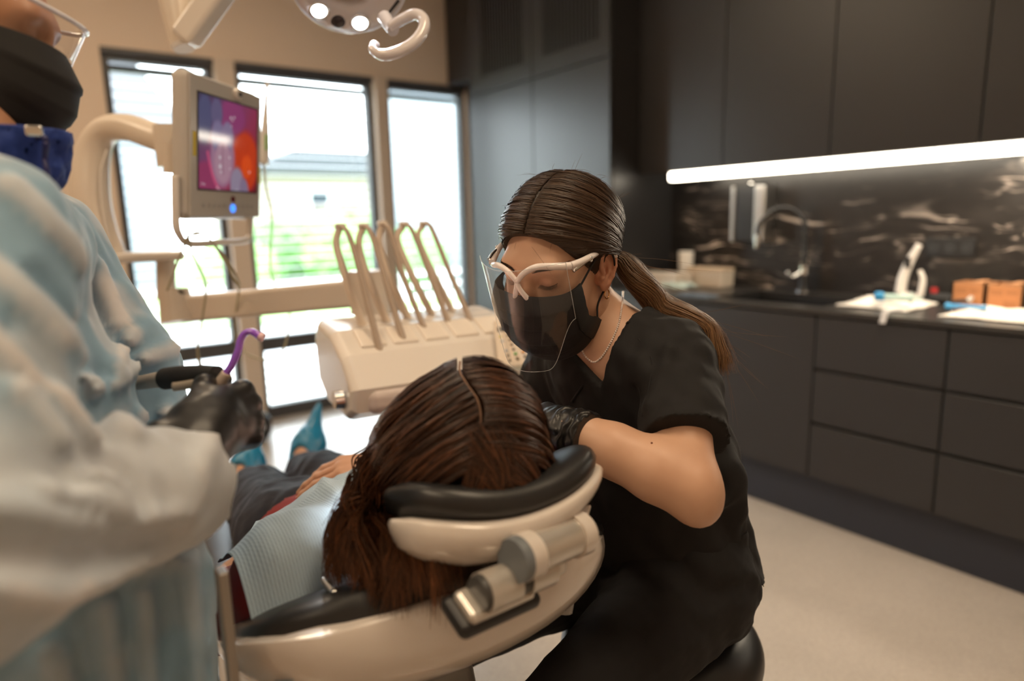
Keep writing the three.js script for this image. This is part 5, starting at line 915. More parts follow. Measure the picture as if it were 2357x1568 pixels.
  mesh('pearl_necklace', local(merge(bead), o), mat({ c: [0.8, 0.7, 0.66], roughness: 0.2, clearcoat: 0.6 }), dentist);
}
// ---- face shield worn over the mask
{
  const t = thing('face_shield', 'clear curved visor on a white spectacle frame worn by the dentist', 'face shield', DH.at(0, 0.03, 0.1)), o = t.position;
  const fr = mat({ c: [0.8, 0.74, 0.74], roughness: 0.2, clearcoat: 0.5 });
  const vis = (q, v) => { const s = lerp(-0.066, 0.074, q), e = Math.abs((s - 0.004) / 0.07), top = 0.073 - 0.006 * e ** 4, bot = -0.103 + 0.075 * sstep(0.45, 1, e) ** 1.4; return DH.at(s, lerp(top, bot, v), 0.15 - 10 * s * s - 0.004 * v); };
  mesh('visor', local(sheet(vis, 60, 40, 0), o), mat({ c: [0.985, 0.985, 0.985], roughness: 0.0, transmission: 1, thickness: 0, ior: 1.5, specularIntensity: 1 }), t);
  const edge = []; for (let i = 0; i <= 40; i++) edge.push(vis(1, i / 40)); const e2 = []; for (let i = 0; i <= 60; i++) e2.push(vis(1 - i / 60, 1)); const e3 = []; for (let i = 0; i <= 40; i++) e3.push(vis(0, 1 - i / 40)); const e4 = []; for (let i = 0; i <= 60; i++) e4.push(vis(i / 60, 0));
  mesh('visor_edge', [edge, e2, e3, e4].map((p) => local(tube(p, 0.00045, { seg: 80, sides: 5 }), o)), mat({ c: [0.8, 0.82, 0.85], roughness: 0.1, transmission: 0.5, thickness: 0 }), t);
  const A = (s, u, f) => DH.at(s, u, f), bar = (p, r) => local(tube(p, r, { seg: 50, sides: 12 }), o);
  mesh('brow_bar', [bar([A(0.0, 0.037, 0.116), A(0.014, 0.052, 0.115), A(0.033, 0.061, 0.108), A(0.055, 0.058, 0.095), A(0.071, 0.052, 0.078)], (u) => 0.0038 + 0.002 * u), bar([A(0.0, 0.037, 0.116), A(-0.014, 0.052, 0.115), A(-0.033, 0.055, 0.108), A(-0.052, 0.047, 0.095), A(-0.066, 0.038, 0.08)], (u) => 0.0038 + 0.0012 * u)], fr, t);
  for (const sd of [1, -1]) mesh('nose_pad', bar([A(0, 0.038, 0.116), A(sd * 0.003, 0.026, 0.117), A(sd * 0.011, 0.008, 0.113), A(sd * 0.015, 0.0, 0.108)], (u) => 0.0034 + 0.0012 * u), fr, t);
  for (const sd of [1, -1]) { mesh('temple_arm', bar([A(sd * 0.07, sd > 0 ? 0.052 : 0.039, 0.078), A(sd * 0.077, sd > 0 ? 0.05 : 0.04, 0.06), A(sd * 0.08, 0.046, 0.035), A(sd * 0.079, 0.039, 0.008), A(sd * 0.084, 0.03, -0.014), A(sd * 0.086, 0.014, -0.027)], (u) => 0.0055 - 0.002 * u), fr, t);
    const hinge = mesh('hinge_clip', bar([A(sd * 0.0795, 0.0445, 0.04), A(sd * 0.0785, 0.046, 0.06), A(sd * 0.074, 0.045, 0.079)], 0.0028), M.chrome, t); mesh('screw', local(new THREE.TorusGeometry(0.0035, 0.0011, 8, 20).applyQuaternion(new THREE.Quaternion().setFromUnitVectors(V(0, 0, 1), DH.S)).translate(...A(sd * 0.0835, 0.0455, 0.042).toArray()), o), M.chrome, hinge); }
}
// ---- stool
{
  const c = V(0.858, 0, -0.735), t = thing('saddle_stool', 'round black leather operator stool under the dentist', 'stool', c);
  const f = (x, y, z) => { const r = Math.hypot((x - 0.005) / 1.0, z); const q = Math.hypot(Math.max(0, r - 0.125), y - 0.5) - 0.056; return q - 0.012 * noise3(x * 5, y * 5, z * 5) * 0.2; };
  mesh('seat', skin(f, V(-0.24, 0.42, -0.24), V(0.24, 0.6, 0.24), 0.008), leather, t);
  mesh('gas_column', rod(V(0, 0.08, 0), V(0, 0.46, 0), 0.025, 0.025, 20), M.chrome, t);
  for (let i = 0; i < 5; i++) { const a = i * 1.2566 + 0.3, e = V(Math.cos(a) * 0.27, 0.07, Math.sin(a) * 0.27); const l = mesh('leg', rod(V(0, 0.1, 0), e, 0.018, 0.014, 12), M.chrome, t); mesh('castor', new THREE.SphereGeometry(0.03, 16, 12).scale(0.6, 1, 1).translate(e.x, 0.03, e.z), M.black, l); }
}

// ---------------------------------------------------------------- the patient
const PU = V(-0.07, 0.62, 0.78).normalize(), PF0 = V(0.08, 0.78, -0.62), PF = PF0.clone().addScaledVector(PU, -PF0.dot(PU)).normalize(), PS = PU.clone().cross(PF);
const PH = frameOf(P(1046, 1062, 0.87), PS, PU, PF);
const patient = thing('person', 'patient with long auburn hair lying back in the chair, red top and navy trousers', 'person', V(0.44, 0, -1.3));
const PJ = { neck: V(0.405, 0.9, -0.775), shL: V(0.235, 0.825, -0.81), shR: V(0.575, 0.825, -0.79), chest: V(0.405, 0.79, -0.86), mid: V(0.425, 0.72, -1.06), pel: V(0.45, 0.665, -1.25), hipL: V(0.37, 0.66, -1.27), hipR: V(0.535, 0.66, -1.25), knL: P(596, 1150, 1.62), knR: P(752, 1112, 1.68), anL: P(556, 1128, 2.02), anR: P(694, 1080, 2.06), elL: V(0.19, 0.68, -1.04), elR: V(0.655, 0.72, -1.0), wrL: V(0.25, 0.6, -1.27), wrR: V(0.54, 0.805, -1.17) };
let patientTorso;
{
  const o = patient.position, J = PJ, tone = (x, y, z) => { const n = 0.04 * noise3(x * 14, y * 14, z * 14); return [0.55 * (1 + n), 0.3 * (1 + n), 0.19 * (1 + n)]; };
  const torso = [oval(J.chest, J.mid, Bx, 0.155, 0.085, 0.125, 0.08), oval(J.mid, J.pel, Bx, 0.125, 0.08, 0.155, 0.09), cone(J.shL, J.shR, 0.058, 0.058), cone(J.chest, J.neck, 0.075, 0.055), cone(V(0.345, 0.8, -0.9), V(0.345, 0.8, -0.9), 0.07), cone(V(0.47, 0.8, -0.89), V(0.47, 0.8, -0.89), 0.07)];
  const arms = [cone(J.shL, J.elL, 0.048, 0.038), cone(J.elL, J.wrL, 0.037, 0.025), cone(J.shR, J.elR, 0.048, 0.038), cone(J.elR, J.wrR, 0.037, 0.025)];
  const legs = [cone(J.hipL, J.knL, 0.082, 0.055), cone(J.hipR, J.knR, 0.082, 0.055), cone(J.knL, J.anL, 0.052, 0.034), cone(J.knR, J.anR, 0.052, 0.034)];
  const body = unite([...torso, ...arms, ...legs, cone(PH.at(0, -0.03, -0.02), V(0.405, 0.87, -0.79), 0.05, 0.06)], 0.04);
  const head = headShapes(PH, V(0.405, 0.88, -0.78), 0.055);
  const hR = handShapes(J.wrR, V(-0.85, 0.02, -0.1), V(0, 0.9, 0.25), V(0.15, 0.3, 1), { curl: [0.25, 0.28, 0.3, 0.34], scale: 0.98, thumb: 0.3 }), hL = handShapes(J.wrL, V(0.3, 0.02, -0.85), V(-0.5, 0.8, 0.0), V(0.8, 0.4, 0.2), { curl: [0.22, 0.25, 0.28, 0.3], scale: 0.98, thumb: 0.3 });
  const heelL = J.anL.clone().add(V(0.0, -0.055, -0.03)), heelR = J.anR.clone().add(V(0.0, -0.055, -0.03)), toeL = P(585, 990, 2.12), toeR = P(731, 948, 2.2);
  const foot = (h, a, t) => unite([cone(h, h.clone().lerp(t, 0.45), 0.036, 0.034), cone(h.clone().lerp(t, 0.45), h.clone().lerp(t, 0.86), 0.034, 0.016), cone(a, h, 0.035, 0.034), cone(a, h.clone().lerp(t, 0.5), 0.034, 0.03)], 0.03);
  const fL = foot(heelL, J.anL, toeL), fR = foot(heelR, J.anR, toeR);
  const parts = [skin(body, V(0.05, 0.35, -2.15), V(0.8, 1.08, -0.55), 0.012, tone), skin(head, ...around([PH.at(-0.1, -0.14, -0.13), PH.at(0.1, 0.15, 0.13), PH.at(-0.1, 0.15, -0.13), PH.at(0.1, -0.14, 0.13)], 0.02), 0.0045, tone), skin(hR, ...hR.box, 0.0034, tone), skin(hL, ...hL.box, 0.0034, tone), skin(fL, ...around([heelL, toeL, J.anL], 0.06), 0.007, tone), skin(fR, ...around([heelR, toeR, J.anR], 0.06), 0.007, tone)];
  for (const s of [1, -1]) parts.push(skin(earShape(PH, s), ...around([PH.at(s * 0.055, -0.045, -0.035), PH.at(s * 0.1, 0.045, 0.025), PH.at(s * 0.1, -0.045, 0.025), PH.at(s * 0.055, 0.045, -0.035)], 0.004), 0.002, tone));
  mesh('body', local(joinSkins(parts), o), skinMat, patient);
  // red top
  const topS = unite([oval(J.chest, J.mid, Bx, 0.17, 0.098, 0.142, 0.094), oval(J.mid, J.pel.clone().lerp(J.mid, 0.25), Bx, 0.142, 0.094, 0.166, 0.102), cone(J.shL, J.shR, 0.068, 0.068), cone(V(0.345, 0.8, -0.9), V(0.345, 0.8, -0.9), 0.082), cone(V(0.47, 0.8, -0.89), V(0.47, 0.8, -0.89), 0.082), cone(J.shL, J.elL, 0.062, 0.054), cone(J.elL, J.wrL, 0.05, 0.04), cone(J.shR, J.shR.clone().lerp(J.elR, 0.8), 0.062, 0.056)], 0.04);
  const hemP = plane(J.pel.clone().lerp(J.mid, 0.3), J.pel.clone().sub(J.mid)), neckHole = cone(V(0.405, 0.91, -0.78), V(0.405, 0.96, -0.75), 0.07, 0.08);
  const red = (x, y, z) => Math.max(topS(x, y, z) + 0.005 * fbm(x * 10, y * 10, z * 7, 3), hemP(x, y, z), -neckHole(x, y, z));
  patientTorso = red;
  mesh('red_top', local(skin(red, V(0.05, 0.55, -1.32), V(0.8, 0.98, -0.68), 0.0085), o), mat({ c: [0.23, 0.009, 0.006], roughness: 0.8 }), patient);
  const trS = unite([cone(J.hipL, J.knL, 0.1, 0.076), cone(J.hipR, J.knR, 0.1, 0.076), oval(J.pel.clone().lerp(J.mid, 0.3), J.pel.clone().add(V(0.01, -0.01, -0.06)), Bx, 0.152, 0.094, 0.168, 0.1), cone(J.knL, J.anL.clone().lerp(J.knL, 0.12), 0.074, 0.056), cone(J.knR, J.anR.clone().lerp(J.knR, 0.12), 0.074, 0.056)], 0.035);
  const cutA = plane(J.anL.clone().lerp(J.knL, 0.12), J.anL.clone().sub(J.knL)), cutB = plane(J.anR.clone().lerp(J.knR, 0.12), J.anR.clone().sub(J.knR));
  mesh('trousers', local(skin((x, y, z) => Math.max(trS(x, y, z) + 0.006 * fbm(x * 11, y * 9, z * 9, 3) + 0.0025 * Math.sin(z * 60 + x * 40 + 4 * noise3(x * 7, y * 7, z * 7)), Math.min(cutA(x, y, z), cutB(x, y, z))), V(0.2, 0.4, -2.12), V(0.82, 0.86, -1.1), 0.0095), o), mat({ c: [0.016, 0.019, 0.03], roughness: 0.85, sheen: 0.4, sheenColor: new THREE.Color(0.12, 0.14, 0.2) }), patient);
  // blue plastic shoe covers, open over the instep
  const cover = mat({ c: [0.012, 0.22, 0.42], roughness: 0.32, transmission: 0.12 });
  for (const [h, a, t] of [[heelL, J.anL, toeL], [heelR, J.anR, toeR]]) {
    const len = t.clone().sub(h).normalize(), f = unite([cone(h.clone().addScaledVector(len, -0.01), h.clone().lerp(t, 0.5), 0.047, 0.047), cone(h.clone().lerp(t, 0.5), t.clone().addScaledVector(len, 0.028), 0.047, 0.008), cone(a.clone().lerp(h, 0.35), h.clone().lerp(t, 0.55), 0.044, 0.042)], 0.03);
    const hole = ellip(a.clone().lerp(t, 0.16).add(V(-0.02, 0.03, 0.045)), len, Bx, len.clone().cross(Bx), 0.062, 0.036, 0.075);
    mesh('shoe_cover', local(skin((x, y, z) => Math.max(f(x, y, z) + 0.0035 * fbm(x * 30, y * 10, z * 16, 3), -hole(x, y, z)), ...around([h, a, t, t.clone().addScaledVector(len, 0.05)], 0.075), 0.006), o), cover, patient);
  }
  // ---- hair
  const HCc = [0.0, 0.035, 0.0], HE = [0.1, 0.118, 0.12];
  const capE = ellip(PH.at(...HCc), PS, PU, PF, HE[0], HE[1], HE[2]);
  const fall = chain([[P(940, 1040, 0.87), 0.05], [P(900, 1140, 0.86), 0.042], [P(880, 1250, 0.83), 0.036], [P(900, 1320, 0.8), 0.03]]), under = chain([[P(980, 1220, 0.83), 0.04], [P(1010, 1310, 0.81), 0.034], [P(1090, 1335, 0.8), 0.028]]);
  const mass = unite([capE, ...fall, ...under], 0.05);
  const faceCut = (x, y, z) => { const q = V(x, y, z).sub(PH.O), u = q.dot(PU), f = q.dot(PF), s = q.dot(PS); return Math.min(0.62 * (f - 0.055) - 0.78 * (u - 0.085), 0.1 - Math.abs(s) * 1.3, f - 0.03); };
  const bs = (x, y, z) => Math.max(mass(x, y, z) + 0.009 + 0.004 * fbm(x * 14, y * 14, z * 14, 2), faceCut(x, y, z));
  mesh('hair_base', local(skin(bs, V(0.14, 0.76, -0.86), V(0.62, 1.22, -0.42), 0.0055, () => [0.017, 0.0075, 0.004]), o), hairMat, patient);
  const strands = [], dirOf = (s, u, f) => V(s - HCc[0], u - HCc[1], f - HCc[2]).normalize();
  const tint = () => { const a = rnd(), k = rr(0.6, 1.4); return a < 0.35 ? [[0.055 * k, 0.021 * k, 0.01 * k], [0.17 * k, 0.06 * k, 0.02 * k]] : [[0.03 * k, 0.0125 * k, 0.0065 * k], [0.075 * k, 0.028 * k, 0.011 * k]]; };
  const part = (t) => [0.008 + 0.028 * t + 0.005 * Math.sin(t * 9), lerp(0.11, 0.146, Math.sin(t * 1.5)), lerp(0.075, -0.055, t)];
  const ends = new THREE.CatmullRomCurve3([P(782, 1330, 0.8), P(795, 1385, 0.77), P(850, 1402, 0.76), P(930, 1405, 0.745), P(1020, 1400, 0.74), P(1060, 1390, 0.745)]);
  const NL = 56, locks = Array.from({ length: NL }, (_, i) => ({ ph: rr(0, 6), am: rr(0.003, 0.011), fr: rr(7, 13), e: rr(-0.1, 0.1), out: rr(0.0, 0.022), len: rr(0.82, 1.05), k: rr(0.7, 1.35), low: rr(-0.075, 0.02) }));
  for (let i = 0; i < 7000; i++) {
    const left = rnd() < 0.68, t = rnd(), [ps, pu, pf] = part(t), p = [], n = [], [c0, c1] = tint(), ph = rr(0, 6), lift = rr(-0.002, 0.006), wave = rr(0.0008, 0.003);
    const a = dirOf(ps + (left ? 1 : -1) * 0.003, pu, pf);
    if (left) { // over the left side of the head, then falling in locks past the headrest
      const L = locks[Math.min(NL - 1, Math.floor(t * NL))], tl = (Math.floor(t * NL) + 0.5) / NL;
      const b = dirOf(0.1, L.low + rr(-0.015, 0.015), lerp(0.045, -0.075, tl) + rr(-0.01, 0.01)), m = V(0.85, 0.55 + 0.25 * a.y, lerp(0.45, -0.55, t)).normalize(), K = 11;
      for (let k = 0; k < K; k++) { const u = k / (K - 1), v = bez(a, m.clone().multiplyScalar(1.2), b, u).normalize(), q = onOvoid(PH, HCc, HE, v, lift + 0.008 * u + wave * Math.sin(ph + u * 8) + 0.35 * L.am * Math.sin(L.ph + u * 5)); p.push(q.p); n.push(q.n); }
      const jit = V(rr(-1, 1), rr(-1, 1), rr(-1, 1)).multiplyScalar(0.012), e = ends.getPoint(clamp(0.04 + 0.92 * tl + L.e)).add(jit), st = p[K - 1].clone(), nn = n[K - 1].clone(), out = V(-0.55, 0.05, 0.83), len = L.len * rr(0.86, 1), d0 = p[K - 1].clone().sub(p[K - 2]).normalize(), side = d0.clone().cross(out).normalize();
      for (let k = 1; k <= 18; k++) { const u = k / 18 * len, q = st.clone().multiplyScalar((1 - u) ** 3).addScaledVector(st.clone().addScaledVector(d0, 0.08).addScaledVector(out, 0.012), 3 * u * (1 - u) ** 2).addScaledVector(e.clone().add(V(0, 0.13, 0)).addScaledVector(out, 0.014), 3 * u * u * (1 - u)).addScaledVector(e, u ** 3); const w = L.am * sstep(0, 0.3, u) * Math.sin(L.ph + u * L.fr); p.push(q.addScaledVector(side, w + wave * Math.sin(ph + u * 9)).addScaledVector(out, L.out * Math.sin(u * 3.1) + 0.5 * L.am * Math.cos(L.ph + u * L.fr))); n.push(nn.clone().lerp(out, 0.3 + u * 0.6).addScaledVector(side, 0.4 * Math.cos(L.ph + u * L.fr + ph * 0.2)).normalize()); }
      for (let q = 0; q < 3; q++) { c0[q] *= L.k; c1[q] *= L.k; }
    } else { // over the right side and the back, gathered under the head
      const b = dirOf(-0.098 + rr(0, 0.03), rr(-0.06, 0.06), lerp(0.0, -0.1, t)), m = V(-0.8, 0.65 + 0.2 * a.y, lerp(0.5, -0.6, t)).normalize(), K = 16, lk = locks[Math.floor(t * 24)];
      for (let k = 0; k < K; k++) { const u = k / (K - 1), v = bez(a, m.clone().multiplyScalar(1.2), b, u).normalize(), q = onOvoid(PH, HCc, HE, v, lift + wave * Math.sin(ph + u * 8) + 0.4 * lk.am * Math.sin(lk.ph + u * 6)); p.push(q.p); n.push(q.n); }
    }
    strands.push({ p, n, w: rr(0.001, 0.0024), c0, c1 });
  }
  for (let i = 0; i < 2600; i++) { // locks from the crown backwards, down behind the head
    const t = rnd(), [ps, pu, pf] = part(0.55 + 0.45 * rnd()), a = dirOf(ps + rr(-0.02, 0.02), pu, pf - 0.01), b = dirOf(lerp(-0.09, 0.1, t), rr(-0.03, 0.05), -0.105), p = [], n = [], [c0, c1] = tint(), lk = locks[Math.floor(t * 40)], lift = rr(0, 0.007);
    for (let k = 0; k < 15; k++) { const u = k / 14, v = bez(a, V(lerp(-0.5, 0.5, t), 0.75, -0.85), b, u).normalize(), q = onOvoid(PH, HCc, HE, v, lift + 0.5 * lk.am * Math.sin(lk.ph + u * 6)); p.push(q.p); n.push(q.n); }
    strands.push({ p, n, w: rr(0.001, 0.0022), c0, c1 });
  }
  mesh('hair', local(ribbons(strands), o), hairMat, patient);
  mesh('hair_parting', local(tube([0, 0.15, 0.3, 0.45, 0.6, 0.75, 0.9].map((t) => { const q = onOvoid(PH, HCc, HE, dirOf(...part(t)), 0.0015); return q.p; }), 0.0014, { seg: 40, sides: 8 }), o), mat({ c: [0.22, 0.12, 0.075], roughness: 0.8 }), patient);
}
{ // paper bib with its clip
  const t = thing('patient_bib', 'pale blue disposable paper bib lying on the patient chest with a metal clip', 'bib', V(0.3, 0.85, -0.9)), o = t.position;
  const c00 = V(0.165, 0, -0.648), c10 = V(0.168, 0, -0.915), c20 = V(0.262, 0, -1.075), far = V(0.5, 0, -1.11), nearR = V(0.5, 0, -0.73);
  const base = (u, v) => { // u from the near edge to the belly, v from the left edge across the chest
    const L = u < 0.6 ? c00.clone().lerp(c10, u / 0.6) : c10.clone().lerp(c20, (u - 0.6) / 0.4), R = nearR.clone().lerp(far, u); return L.lerp(R, v); };
  const drop = (p) => { let y = 0.98; while (y > 0.74 && patientTorso(p.x, y, p.z) > 0) y -= 0.002; return y; };
  const N = 34, grid = [];
  for (let j = 0; j <= N; j++) { grid.push([]); for (let i = 0; i <= N; i++) { const p = base(i / N, j / N); p.y = Math.max(drop(p), 0.785 + 0.05 * j / N); grid[j].push(p); } }
  for (let s = 0; s < 6; s++) for (let j = 0; j <= N; j++) for (let i = 0; i <= N; i++) { let y = 0, c = 0; for (const [a, b] of [[0, 1], [1, 0], [0, -1], [-1, 0]]) { const q = grid[j + a]?.[i + b]; if (q) { y += q.y; c++; } } grid[j][i].y = Math.max(grid[j][i].y, y / c); }
  const f = (u, v) => { const x = u * N, y = v * N, i = Math.min(N - 1, Math.floor(x)), j = Math.min(N - 1, Math.floor(y)), p = grid[j][i].clone().lerp(grid[j][i + 1], x - i), q = grid[j + 1][i].clone().lerp(grid[j + 1][i + 1], x - i); const r = p.lerp(q, y - j); r.y += 0.011 + 0.004 * fbm(u * 3, v * 3, 4, 3) + 0.006 * Math.exp(-(((v - 0.42 - 0.1 * u) / 0.03) ** 2)) - 0.004 * Math.exp(-(((v - 0.5 - 0.1 * u) / 0.03) ** 2)) + 0.004 * Math.exp(-(((u - 0.55) / 0.03) ** 2)); return r; };
  const rib = dataTex(512, 512, (u, v, i, j) => { const k = 0.5 + 0.5 * Math.sin(j * 1.05) * (0.6 + 0.4 * Math.sin(i * 0.8)); return [k, k, k]; }, false);
  const bib = mesh('bib_sheet', local(sheet(f, 80, 80, 0.0008), o), mat({ c: [0.36, 0.47, 0.57], roughness: 0.85, bumpMap: rib, bumpScale: 0.0006 }), t);
  const a = P(742, 1333, 0.765), b = P(770, 1365, 0.755), c = P(795, 1400, 0.745);
  mesh('clip_jaw', local(tube([a, a.clone().lerp(b, 0.5), b], (u) => 0.0035 + 0.0012 * u, { seg: 12, sides: 8 }), o), M.steel, t); mesh('clip_tail', local(tube([b, c], 0.0052, { seg: 8, sides: 8 }), o), M.steel, t); mesh('clip_pivot', local(new THREE.SphereGeometry(0.0062, 14, 10).translate(b.x, b.y, b.z), o), M.chrome, t);
  mesh('bib_chain', local(tube([c, P(830, 1380, 0.75), P(880, 1350, 0.76)], 0.0018, { seg: 20, sides: 6 }), o), M.steel, t);
}

// ---------------------------------------------------------------- the assistant, close to the camera
const AF = V(0.87, -0.33, 0.3).normalize(), AU0 = V(0.3, 0.95, 0.05), AU = AU0.clone().addScaledVector(AF, -AU0.dot(AF)).normalize(), ASv = AU.clone().cross(AF);
const AH = frameOf(P(-118, 72, 0.76), ASv, AU, AF);
const assistant = thing('person', 'assistant in a pale blue gown and black mask holding the suction tube', 'person', V(-0.08, 0, -0.93));
const AJ = { shR: V(-0.02, 1.27, -0.76), shL: V(0.04, 1.265, -1.1), elR: P(-120, 1265, 0.46), wrR: P(440, 1075, 0.69), elL: V(0.105, 1.09, -1.02), wrL: P(370, 1010, 0.9), neck: V(-0.02, 1.335, -0.945), up: V(-0.03, 1.24, -0.93), mid: V(-0.05, 1.06, -0.93), pel: V(-0.06, 0.9, -0.92) };
{
  const o = assistant.position, J = AJ, tone = (x, y, z) => { const n = 0.04 * noise3(x * 14, y * 14, z * 14); return [0.4 * (1 + n), 0.2 * (1 + n), 0.115 * (1 + n)]; };
  const legs = [cone(V(-0.07, 0.88, -0.84), V(-0.07, 0.48, -0.83), 0.08, 0.055), cone(V(-0.07, 0.88, -1.01), V(-0.07, 0.48, -1.02), 0.08, 0.055), cone(V(-0.07, 0.48, -0.83), V(-0.08, 0.08, -0.83), 0.053, 0.036), cone(V(-0.07, 0.48, -1.02), V(-0.08, 0.08, -1.02), 0.053, 0.036), cone(V(-0.08, 0.05, -0.83), V(0.1, 0.04, -0.82), 0.036, 0.03), cone(V(-0.08, 0.05, -1.02), V(0.1, 0.04, -1.03), 0.036, 0.03)];
  const body = unite([oval(J.pel, J.mid, ZS, 0.15, 0.11, 0.125, 0.09), oval(J.mid, J.up, ZS, 0.125, 0.09, 0.14, 0.08), cone(J.shR, J.shL, 0.05, 0.05), cone(J.shR, J.elR, 0.048, 0.04), cone(J.elR, J.wrR, 0.04, 0.026), cone(J.shL, J.elL, 0.048, 0.04), cone(J.elL, J.wrL, 0.04, 0.026), cone(AH.at(0, -0.03, -0.02), J.neck, 0.05, 0.058), ...legs], 0.045);
  const head = headShapes(AH, J.neck, 0.058);
  const parts = [skin(body, V(-0.24, -0.0, -1.24), V(0.24, 1.42, -0.42), 0.012, tone), skin(head, ...around([AH.at(-0.1, -0.14, -0.13), AH.at(0.1, 0.15, 0.13), AH.at(-0.1, 0.15, -0.13), AH.at(0.1, -0.14, 0.13), J.neck], 0.02), 0.0045, tone)];
  for (const s of [1, -1]) parts.push(skin(earShape(AH, s), ...around([AH.at(s * 0.055, -0.045, -0.035), AH.at(s * 0.1, 0.045, 0.025), AH.at(s * 0.1, -0.045, 0.025), AH.at(s * 0.055, 0.045, -0.035)], 0.004), 0.002, tone));
  mesh('body', local(joinSkins(parts), o), skinMat, assistant);
  // ---- gown
  const gp = mat({ c: [1, 1, 1], vertexColors: true, roughness: 0.8, sheen: 0.3, sheenColor: new THREE.Color(0.5, 0.5, 0.5), transmission: 0.18 });
  const cuffR = P(452, 1105, 0.69), cuffDir = cuffR.clone().sub(J.elR).normalize();
  const shellG = unite([oval(V(-0.075, 0.55, -0.93), J.pel, ZS, 0.27, 0.2, 0.215, 0.165), oval(J.pel, J.mid, ZS, 0.215, 0.165, 0.18, 0.14), oval(J.mid, J.up, ZS, 0.17, 0.13, 0.155, 0.09), cone(J.shR.clone().add(V(0, 0, 0.0)), J.shL, 0.062, 0.062), cone(V(0.07, 0.5, -0.76), V(0.085, 0.98, -0.79), 0.062, 0.05)], 0.06);
  const armR = unite([cone(J.shR, J.elR, 0.075, 0.08), cone(J.elR, cuffR, 0.08, 0.062)], 0.03), armL = unite([cone(J.shL, J.elL, 0.062, 0.062), cone(J.elL, J.wrL, 0.06, 0.045)], 0.03);
  const cutR = plane(cuffR, cuffDir), cutL = plane(J.wrL, J.wrL.clone().sub(J.elL)), hem = plane(V(0, 0.42, 0), V(0, -1, 0)), neckH = cone(J.neck, J.neck.clone().add(V(0.02, 0.1, 0)), 0.075, 0.09);
  const wr = (x, y, z) => 0.008 * fbm(x * 6, y * 4.5, z * 6, 3) + 0.003 * noise3(x * 20, y * 14, z * 20);
  const plain = (x, y, z) => { const t = Math.max(shellG(x, y, z), hem(x, y, z), -neckH(x, y, z)); let d = sminP(t, Math.max(armR(x, y, z), cutR(x, y, z)), 0.035); return sminP(d, Math.max(armL(x, y, z), cutL(x, y, z)), 0.03); };
  const onGown = (px, py) => { let d = 0.28; while (d < 1.25 && plain(...P(px, py, d).toArray()) > 0) d += 0.003; return P(px, py, d); };
  // long soft folds and creases: lines that run on the cloth
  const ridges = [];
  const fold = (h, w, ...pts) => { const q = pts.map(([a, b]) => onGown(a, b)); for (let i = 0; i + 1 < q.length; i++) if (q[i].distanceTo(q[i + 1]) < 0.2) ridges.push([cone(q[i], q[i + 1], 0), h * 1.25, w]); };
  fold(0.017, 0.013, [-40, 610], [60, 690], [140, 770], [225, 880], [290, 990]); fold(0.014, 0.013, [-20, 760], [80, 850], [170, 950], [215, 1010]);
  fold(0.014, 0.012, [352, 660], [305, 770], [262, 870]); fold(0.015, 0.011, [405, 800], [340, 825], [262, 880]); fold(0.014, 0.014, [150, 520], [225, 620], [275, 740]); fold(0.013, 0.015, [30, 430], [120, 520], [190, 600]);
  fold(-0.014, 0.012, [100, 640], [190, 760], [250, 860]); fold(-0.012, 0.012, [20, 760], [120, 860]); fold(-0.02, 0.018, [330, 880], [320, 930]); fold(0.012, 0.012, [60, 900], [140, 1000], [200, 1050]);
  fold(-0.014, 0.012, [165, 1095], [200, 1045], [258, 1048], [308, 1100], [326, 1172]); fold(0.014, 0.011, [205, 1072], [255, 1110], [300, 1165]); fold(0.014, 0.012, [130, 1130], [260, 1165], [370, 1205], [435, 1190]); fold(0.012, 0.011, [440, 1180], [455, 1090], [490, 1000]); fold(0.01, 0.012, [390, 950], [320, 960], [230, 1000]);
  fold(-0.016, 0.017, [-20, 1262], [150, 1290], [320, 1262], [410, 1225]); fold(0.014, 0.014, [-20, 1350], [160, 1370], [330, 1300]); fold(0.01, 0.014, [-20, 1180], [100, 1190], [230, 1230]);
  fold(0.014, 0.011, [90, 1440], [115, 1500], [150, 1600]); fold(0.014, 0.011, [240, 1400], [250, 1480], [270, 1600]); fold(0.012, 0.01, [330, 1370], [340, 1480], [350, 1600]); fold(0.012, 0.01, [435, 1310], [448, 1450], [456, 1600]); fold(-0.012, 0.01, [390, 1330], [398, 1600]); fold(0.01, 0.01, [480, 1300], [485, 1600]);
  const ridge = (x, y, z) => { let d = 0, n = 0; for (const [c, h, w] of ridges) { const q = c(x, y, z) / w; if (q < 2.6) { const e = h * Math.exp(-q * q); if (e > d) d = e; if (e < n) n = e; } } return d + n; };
  const gown = (x, y, z) => { const w = wr(x, y, z) - ridge(x, y, z) + 0.004; const t = Math.max(shellG(x, y, z), hem(x, y, z), -neckH(x, y, z)); let d = sminP(t, Math.max(armR(x, y, z), cutR(x, y, z)), 0.035); d = sminP(d, Math.max(armL(x, y, z), cutL(x, y, z)), 0.03); d += w; return Math.max(d, armR(x, y, z) < 0.03 && cutR(x, y, z) > -0.02 ? cutR(x, y, z) : -1, -neckH(x, y, z)); };
  const foreR = cone(J.elR, cuffR, 0.0), upR = cone(J.shR, J.elR, 0);
